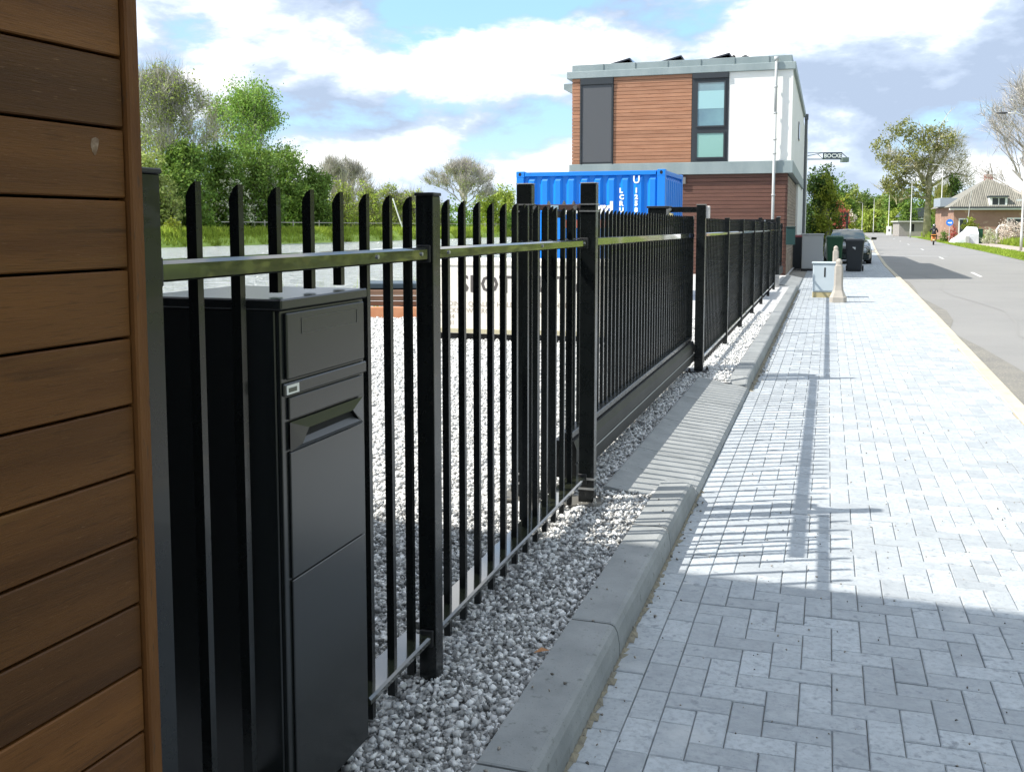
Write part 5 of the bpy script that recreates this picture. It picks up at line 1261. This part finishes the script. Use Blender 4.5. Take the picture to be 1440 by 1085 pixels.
def tree(name, label, cat, u, d, vtop, wpx, kind, leaf=None, n=3000, size=.2, group=None, bark=None, vbase=None, zb=0.0, seed=None, squash=1.0, low=0.2, twigs=0, twl=1.4, levels=3, spread=.75, density=8, twup=.55):
    loc = P(u, d, zb); p_ = d / F_PX; h = ZV(vtop, d) - zb; w_ = wpx * p_ / 2
    seed = seed if seed is not None else int(u * 7 + d)
    rr = random.Random(seed)
    t = thing(name, label, cat, loc, 0, group)
    nb_ = density; clumps = []
    for k in range(nb_):
        a = rr.uniform(0, 6.28); zf = rr.uniform(low, .80)
        prof = math.sin(math.pi * min(1, max(.05, (zf - low) / (1.02 - low)) ** .8 * .92 + .06)) if kind != 'bush' else (1 - max(0, zf - .3) ** 2 * 1.2)
        rad = w_ * .62 * prof * rr.uniform(.35, 1.0)
        cr_ = w_ * rr.uniform(.32, .52) * (1 if kind != 'bush' else 1.15)
        clumps.append((rad * math.cos(a), rad * math.sin(a), h * zf, cr_, cr_, min(cr_ * rr.uniform(.75, 1.1) * squash, h * (1 - zf) + .1)))
    clumps.append((0, 0, h * .78, w_ * .45, w_ * .45, h * .21))
    if kind == 'bush': clumps += [(0, 0, h * .32, w_ * .95, w_ * .7, h * .34), (w_ * .45, 0, h * .16, w_ * .6, w_ * .5, h * .18), (-w_ * .45, 0, h * .16, w_ * .6, w_ * .5, h * .18)]
    lv = levels; tips = []
    if kind == 'bush': br = MB().tube([(0, 0, -.1), (.1, 0, h * .3), (0, .1, h * .55)], [h * .03, h * .025, h * .015], 7)
    else:
        br = branches(h, spread, lv, 6, max(.06, h * .022), rr, tips=tips, lo=low)
        T_ = np.array([[*a] for a, b_, c_ in tips]); zt_ = np.percentile(T_[:, 2], 98); xt = np.percentile(np.abs(T_[:, :2]), 96)
        tail = min(twl * .45, h * .06) if twigs else 0
        fz, fx = (h - tail) / zt_, (w_ - tail * .4) / xt
        br.v = [(x * fx if z > h * .15 else x, y * fx if z > h * .15 else y, z * fz if z > 0 else z) for x, y, z in br.v]
        T_ = T_ * np.array([fx, fx, fz]); D_ = np.array([[*b_] for a, b_, c_ in tips])
    part('trunk', br, bark or m_bark, t)
    rs_ = np.random.default_rng(seed)
    if leaf is not None and n:
        if kind == 'bush': V, Fc = leaf_cloud(clumps, n, size, seed=seed)
        else:
            idx = rs_.integers(0, len(T_), n); p = T_[idx] + rs_.normal(size=(n, 3)) * np.array([1, 1, .8]) * h * .035
            a = rs_.normal(size=(n, 3)); a /= np.linalg.norm(a, axis=1)[:, None]; b = rs_.normal(size=(n, 3)); b -= a * (a * b).sum(1)[:, None]; b /= np.linalg.norm(b, axis=1)[:, None]
            s_ = size * rs_.uniform(.6, 1.35, n)[:, None]
            V = np.stack([p - a * s_, p + b * s_ * .5, p + a * s_, p - b * s_ * .5], 1).reshape(-1, 3); Fc = np.arange(4 * n).reshape(-1, 4)
        V[:, 2] = np.maximum(V[:, 2], 0.02); add('crown', np_mesh('crown', V, Fc, leaf), t)
    if twigs:
        wd__ = .014 * d / 90 + .005
        if kind == 'bush': V, Fc = twig_cloud(clumps, twigs, twl, wd__, twup, seed)
        else:
            idx = rs_.integers(0, len(T_), twigs); p = T_[idx] + rs_.normal(size=(twigs, 3)) * h * .008
            dd = D_[idx] * (1 - twup) + np.array([0, 0, 1.0]) * twup + rs_.normal(size=(twigs, 3)) * .42; dd /= np.linalg.norm(dd, axis=1)[:, None]
            a = rs_.normal(size=(twigs, 3)); a -= dd * (a * dd).sum(1)[:, None]; a /= np.linalg.norm(a, axis=1)[:, None]
            L_ = twl * rs_.uniform(.3, 1.2, twigs)[:, None]
            V = np.stack([p - a * wd__, p + a * wd__, p + dd * L_], 1).reshape(-1, 3); Fc = np.arange(3 * twigs).reshape(-1, 3)
        V[:, 2] = np.maximum(V[:, 2], 0.02); add('twigs', np_mesh('twigs', V, Fc, bark or m_bark_g), t)['kind'] = 'stuff'
    return t
def dX(u, X_):      # camera depth at which column u meets the vertical plane x = X_
    xd = -math.sin(YAWR) + math.cos(YAWR) * (u - 720) / F_PX; return X_ / xd
gL = 'hawthorn bushes along the far canal bank'
tree('willow_tree', 'tall wispy olive willow at the far left with bare twig tips', 'tree', 232, dX(232, -66), 98, 124, 'tree', m_leaf_olive, 11000, .14, zb=1.0, twigs=6000, twl=2.4, levels=5, spread=.5, bark=m_bark_g, twup=.7)
tree('willow_tree', 'thin sparse tree just left of the bright green tree', 'tree', 306, dX(306, -72), 138, 40, 'tree', m_leaf_olive, 900, .13, zb=1.0, twigs=900, twl=1.6, levels=4, spread=.45, bark=m_bark_g)
tree('poplar_tree', 'bright green leafy tree rising behind the dark bushes', 'tree', 352, dX(352, -69), 122, 112, 'tree', m_leaf_fresh, 17000, .17, zb=1.0, levels=5, spread=.7, twigs=500, twl=1.4, bark=m_bark_g)
for (u, vt, wp, X_, lm, lab) in ((212, 212, 90, -61, m_leaf_olive, 'olive brown bush beside the leftmost fence post'), (262, 200, 95, -61, m_leaf_hedge, 'dark green bush behind the second picket'),
                                 (312, 203, 90, -62, m_leaf_hedge, 'dark green bush with light flecks behind the third picket'), (356, 204, 90, -61, m_leaf_hedge, 'tallest dark green bush under the bright green tree'),
                                 (400, 214, 90, -62, m_leaf_hedge, 'dark green bush right under the bright tree, its right side'), (440, 236, 70, -61, m_leaf_hedge, 'last dark green bush at the right end of the dark row')):
    tree('hawthorn_bush', lab, 'bush', u, dX(u, X_), vt, wp, 'bush', lm, 17000, .18, group=gL, zb=.95, density=14, low=.10)
for (u, vt, wp, n_, lab) in ((330, 226, 70, 900, 'whitish flecked blossoming bush low behind the third picket'), (222, 236, 60, 700, 'whitish flecked blossoming bush just right of the leftmost post')):
    tree('blossom_bush', lab, 'bush', u, dX(u, -59.6), vt, wp, 'bush', m_leaf_bloom, n_, .13, zb=.95, density=9)
tree('blossom_bush', 'whitish blossoming bush among the dark green bushes', 'bush', 372, dX(372, -59.5), 222, 60, 'bush', m_leaf_bloom, 900, .16, zb=.95, density=8)
for (u, vt, wp, lab) in ((470, 222, 46, 'grey leafless tree, left one of the pair above the bushes'), (497, 226, 46, 'grey leafless tree, right one of the pair above the bushes')):
    tree('bare_tree', lab, 'tree', u, dX(u, -80), vt, wp, 'tree', None, 0, twigs=3500, twl=1.8, zb=1.0, levels=5, spread=.6, bark=m_bark_g, twup=.5)
gW = 'yellowish willows on the far bank'
for (u, vt, wp, lab) in ((484, 254, 60, 'yellow green willow behind the fifth picket'), (516, 251, 58, 'highest yellow green willow in the far row'), (548, 259, 55, 'yellow green willow left of the thick fence post'), (580, 266, 50, 'low willow just behind the thick fence post'), (608, 282, 44, 'low pale willow right of the thick fence post')):
    tree('willow_tree', lab, 'tree', u, dX(u, -63), vt, wp, 'bush', m_leaf_willow, 4200, .19, group=gW, zb=.95, twigs=1600, twl=1.5, bark=m_bark, low=.12)
tree('bare_tree', 'round bare tree with dense twigs between the thick post and the container', 'tree', 651, dX(651, -62), 226, 78, 'tree', m_leaf_olive, 2200, .15, twigs=7000, twl=1.8, zb=1.0, spread=.6, bark=m_bark_g, levels=5, low=.32)
for (u, vt, wp, lab) in ((690, 262, 46, 'yellow green tree left of the container'), (716, 254, 50, 'yellow green tree touching the container corner')):
    tree('willow_tree', lab, 'tree', u, dX(u, -60), vt, wp, 'bush', m_leaf_willow, 3800, .24, group=gW, zb=.95, low=.12)
tree('green_bush', 'small fresh green bush low at the container corner', 'bush', 719, dX(719, -54), 296, 20, 'bush', m_leaf_fresh, 900, .2, zb=.95)
tree('garden_shrub', 'small yellow green shrub on the bank right of the leftmost post', 'bush', 244, dX(244, -56.5), 308, 26, 'bush', m_leaf_gold, 900, .1, zb=.9)
# white mast on the far bank
ms = thing('leaning_mast', 'pale leaning boat mast on the far bank left of the thick post', 'mast', P(568, dX(568, -57), .9))
part('spar', MB().tube([(0, 0, 0), (-1.6, 0, 4.6)], .09, 6), m_white, ms)
# low post and wire fence along the far bank
ff = thing('bank_fence', 'low grey post and rail fence on the far bank', 'fence', (-57.5, 0, .95))
for k in range(18): part('post', MB().box(-.05, .05, 88 + k * 6 - .05, 88 + k * 6 + .05, 0, 1.3), m_bark_g, ff)
part('rail', MB().box(-.03, .03, 86, 192, 1.0, 1.08), m_bark_g, ff)

# woods behind the rows that read as one mass
def wood(name, label, u0, u1, dfn, hfn, n, size, m, z0, seed):
    cl = []; r_ = random.Random(seed); u = u0
    while u < u1:
        d = dfn(u) * r_.uniform(1.0, 1.12); x, y, _ = P(u, d); hh = hfn(u) * r_.uniform(.75, 1.1); wq = r_.uniform(8, 14) * d / F_PX
        cl += [(x, y, z0 + hh * .5, wq, wq, hh * .5), (x, y, z0 + hh * .2, wq * 1.2, wq, hh * .25)]; u += r_.uniform(6, 11)
    V, Fc = leaf_cloud(cl, n, size, seed=seed); V[:, 2] = np.maximum(V[:, 2], z0)
    o = add(name, np_mesh(name, V, Fc, m)); o['kind'] = 'stuff'; o['label'] = label
wood('far_wood', 'distant undergrowth behind the bushes on the far bank', 180, 745, lambda u: dX(u, -78), lambda u: 5.5 if u < 460 else 4.6 * dX(u, -78) / 150, 17000, .34, m_leaf_hedge, .9, 4)
wood('far_wood', 'distant green wood at the end of the road', 1128, 1345, lambda u: 360, lambda u: 9.0, 10000, .7, m_leaf_hedge, -.1, 5)

# right side: laurel, red maple and wood
tree('laurel_tree', 'dark evergreen laurel with golden tips right beside the brown house', 'tree', 1153, 52, 226, 60, 'bush', m_leaf_dark, 9000, .085, density=15, low=.1)
tree('laurel_tree', 'golden green tips on a bushy shrub right of the dark laurel', 'shrub', 1160, 51, 240, 44, 'bush', m_leaf_gold, 2200, .075, density=12, low=.3)
tree('maple_shrub', 'red leaved maple shrub behind the parked car', 'shrub', 1178, 58, 282, 34, 'bush', m_leaf_red, 3800, .07, density=9, low=.15)
tree('maple_shrub', 'pale yellow blossoming shrub above the red maple', 'shrub', 1184, 66, 268, 36, 'bush', m_leaf_gold, 2600, .085, density=9, low=.3)
tree('blossom_bush', 'pale pink flowering bush right of the red maple', 'shrub', 1193, 70, 290, 18, 'bush', m_leaf_pink, 900, .07, low=.2)
gfr = thing('garden_gateway', 'dark timber gateway in front of the red maple shrub', 'gateway', P(1166, 54, -.02))
part('post', MB().box(.78, .90, 0, .1, 0, 2.2), m_tyre, gfr); part('top_rail', MB().box(-.1, .9, .01, .09, 2.2, 2.28), m_tyre, gfr)
gF = 'trees of the wood closing the far end of the road'
FT = [(1178, 150, 246, 54, 'hedge', 'green tree rising behind the golden shrub, first of the wood'), (1198, 275, 262, 44, 'olive', 'olive tree of the wood above the car mirror'),
      (1214, 280, 270, 44, 'hedge', 'green tree of the wood behind the two farthest lamps'), (1230, 290, 276, 44, 'willow', 'yellow green tree at the lowest dip of the wood'),
      (1246, 270, 266, 40, 'olive', 'olive tree behind the slim lamp post with the white box'), (1258, 255, 258, 46, 'hedge', 'green tree left of the dark barn'),
      (1222, 268, 296, 40, 'willow', 'low yellow green bush at the road end'), (1262, 210, 296, 34, 'willow', 'low bright bush left of the grey shed')]
for (u, d, vt, wp, kk, lab) in FT:
    lm = {'hedge': m_leaf_hedge, 'olive': m_leaf_olive, 'willow': m_leaf_willow}[kk]
    tree('woodland_tree', lab, 'tree', u, d, vt, wp, 'bush', lm, 5200, .0014 * d, group=gF, low=.1, density=12)
for (u, d, vt, wp, lab) in ((1300, 230, 268, 60, 'green wood tree behind the big bare trunk'), (1330, 220, 262, 50, 'green wood tree behind the brick house gable'), (1238, 290, 284, 60, 'farthest low green tree at the road end'), (1203, 290, 280, 60, 'far green tree behind the farthest lamp')):
    tree('woodland_tree', lab, 'tree', u, d, vt, wp, 'bush', m_leaf_hedge, 3600, .0017 * d, group=gF, low=.08, density=12)
# large pollard
def big_tree():
    d = 152.0; loc = P(1301, d, 0); p_ = d / F_PX
    t = thing('plane_tree', 'huge budding tree with a pale trunk and wide limbs right of the scooter lamps', 'tree', loc, math.radians(YAW))
    rr = random.Random(5)
    q = lambda u, v, y=0.0: Vector(((u - 1301) * p_, y, 1.5 + (319 - v) * p_))
    m1 = MB(); m1.tube([q(1301, 334.5), q(1301, 300), q(1302, 268), q(1302, 250)], [.62, .5, .42, .34], 12)
    part('trunk', m1, m_bark_y, t, smooth=True)
    limbs = [[(1301, 272), (1288, 262), (1270, 257), (1252, 264), (1240, 272)], [(1301, 262), (1290, 245), (1275, 225), (1262, 200)], [(1302, 250), (1300, 225), (1292, 200), (1286, 178)],
             [(1302, 252), (1318, 232), (1330, 208), (1336, 185)], [(1301, 268), (1320, 252), (1342, 244), (1360, 250)], [(1301, 280), (1285, 276), (1268, 280), (1255, 288)], [(1302, 255), (1310, 225), (1315, 195), (1312, 176)],
             [(1301, 270), (1296, 248), (1280, 238), (1256, 236)]]
    for L_ in limbs:
        m1 = MB(); pts = [q(u, v, rr.uniform(-1.5, 1.5)) for u, v in L_]; m1.tube(pts, [.26 - .22 * k / (len(pts) - 1) for k in range(len(pts))], 6)
        for k in range(1, len(pts)):
            for j in range(5):
                a = pts[k - 1].lerp(pts[k], rr.random()); dd = Vector((rr.uniform(-1, 1), rr.uniform(-.7, .7), rr.uniform(-.1, 1))).normalized()
                b_ = a + dd * rr.uniform(1.2, 2.8); m1.tube([a, a.lerp(b_, .5) + Vector((0, 0, .15)), b_], [.07, .05, .02], 3, cap=False)
                for _k in range(3):
                    c_ = a.lerp(b_, rr.uniform(.4, 1)); e_ = c_ + Vector((rr.uniform(-1, 1), rr.uniform(-1, 1), rr.uniform(0, 1))) * 1.0; m1.tube([c_, e_], [.03, .012], 3, cap=False)
        part('limb', m1, m_bark_y, t)
    cl = []
    for (u, v, r) in ((1240, 205, 12), (1250, 190, 12), (1262, 182, 12), (1272, 196, 13), (1234, 225, 11), (1246, 240, 13), (1260, 225, 13), (1278, 215, 13), (1258, 258, 15), (1274, 250, 13), (1284, 232, 12), (1262, 273, 12), (1290, 205, 10), (1300, 190, 11), (1314, 186, 11), (1322, 200, 10), (1308, 212, 11), (1244, 262, 10), (1280, 268, 12), (1296, 228, 10)):
        c_ = q(u, v, rr.uniform(-2.5, 2.5)); cl.append((c_.x, c_.y, c_.z, r * p_, r * p_, r * p_ * .8))
    V, Fc = leaf_cloud(cl, 7000, .19, seed=3, jitter=.9); add('crown', np_mesh('crown', V, Fc, mat('bronze green spring leaves', (0.28, 0.27, 0.085), 0.6, var=(0.20, 0.23, 0.055), vscale=.3, island=.4, transl=.3, coord='World')), t)
    cl2 = [(q(u, v).x, 0, q(u, v).z, r * p_, r * p_, r * p_) for u, v, r in ((1320, 205, 14), (1335, 220, 16), (1345, 240, 14), (1318, 235, 14), (1300, 235, 14), (1336, 196, 10), (1352, 258, 12), (1330, 262, 12), (1278, 235, 12), (1250, 225, 14))]
    V, Fc = twig_cloud(cl2, 4200, 1.5, .022, .35, 8); add('twigs', np_mesh('twigs', V, Fc, m_bark_y), t)['kind'] = 'stuff'
    V, Fc = leaf_cloud(cl2, 1500, .14, seed=9, jitter=1.2); add('blossom_buds', np_mesh('blossom_buds', V, Fc, mat('pale buds', (0.50, 0.46, 0.36), 0.7, island=.2)), t)
big_tree()
tree('leaning_willow', 'yellow green upright twigs fanning out just right of the pale trunk', 'tree', 1317, 150, 262, 20, 'tree', m_leaf_gold, 500, .15, twigs=900, twl=2.4, levels=3, spread=.35, bark=mat('yellow twig bark', (0.36, 0.36, 0.10), 0.9, island=.2), low=.15, twup=.8)
tree('ivy_tree', 'dark ivy clad trunk between the barn and the lamps', 'tree', 1276, 168, 262, 26, 'bush', m_leaf_hedge, 2500, .2, low=.2)
tree('conifer_tree', 'dark slender conifer tops behind the brick house roof', 'tree', 1336, 150, 250, 16, 'tree', m_leaf_dark, 900, .2, low=.3)
tree('bare_tree', 'large bare whitish tree reaching in from the right edge of the picture', 'tree', 1448, 78, 112, 128, 'tree', m_leaf_bloom, 500, .06, twigs=5500, twl=1.1, bark=m_bark_g, levels=5, spread=.85, twup=.25)
# hedges and flowers in front of the house
tree('garden_shrub', 'round yellow green shrub before the left window of the brick house', 'shrub', 1362, 98, 304, 26, 'bush', m_leaf_gold, 1500, .09, low=.1)
tree('rose_shrub', 'red leaved shrub right of the blue road sign', 'shrub', 1338, 97, 314, 14, 'bush', m_leaf_red, 700, .07, low=.1)
for (u, vt, wp, lab) in ((1420, 309, 42, 'cream blossoming hedge, section touching the garden arch'), (1447, 308, 44, 'cream blossoming hedge, section at the right edge behind the lamp post')):
    tree('flowering_hedge', lab, 'hedge', u, 88, vt, wp, 'bush', m_leaf_pink, 3600, .07, low=.05, density=14)
tree('flowering_hedge', 'low white flowering border between green bin and arch', 'hedge', 1388, 90, 322, 26, 'bush', m_leaf_bloom, 1400, .06, low=.05)
tree('garden_shrub', 'low green shrub at the foot of the house corner behind the rider', 'shrub', 1326, 100, 325, 14, 'bush', m_leaf_hedge, 600, .08, low=.05)
# low mixed vegetation at the road's far side
V = []; 
def rw():
    yy = rng.uniform(110, 230); return (interp(ROAD_R, yy) + rng.uniform(2, 9), yy, -0.05)
blades('far_verge_growth', rw, 9000, .3, 1.1, .14, m_blade, 'rough green growth along the far right side of the road')
# row of trees on the other side of the road beside the camera
V, Fc = leaf_cloud([(14 + rnd.uniform(-1, 2), -14 + k * 4.2, 3.6 + rnd.uniform(-1, 1), 2.6, 2.9, 3.4 + rnd.uniform(-.5, 1)) for k in range(17)], 20000, .30, seed=77)
V[:, 2] = np.maximum(V[:, 2], -.03)
o = add('tree_row', np_mesh('tree_row', V, Fc, m_leaf_olive)); o['kind'] = 'stuff'; o['label'] = 'row of trees across the road'
# reeds on the near bank
def rq(): return (-7.35 - abs(rng.normal(0, .25)), rng.uniform(11, 40), 0.0)
blades('bank_plants', rq, 700, .2, .75, .014, m_blade, 'thin green plants at the near water edge behind the timber stack')
#END
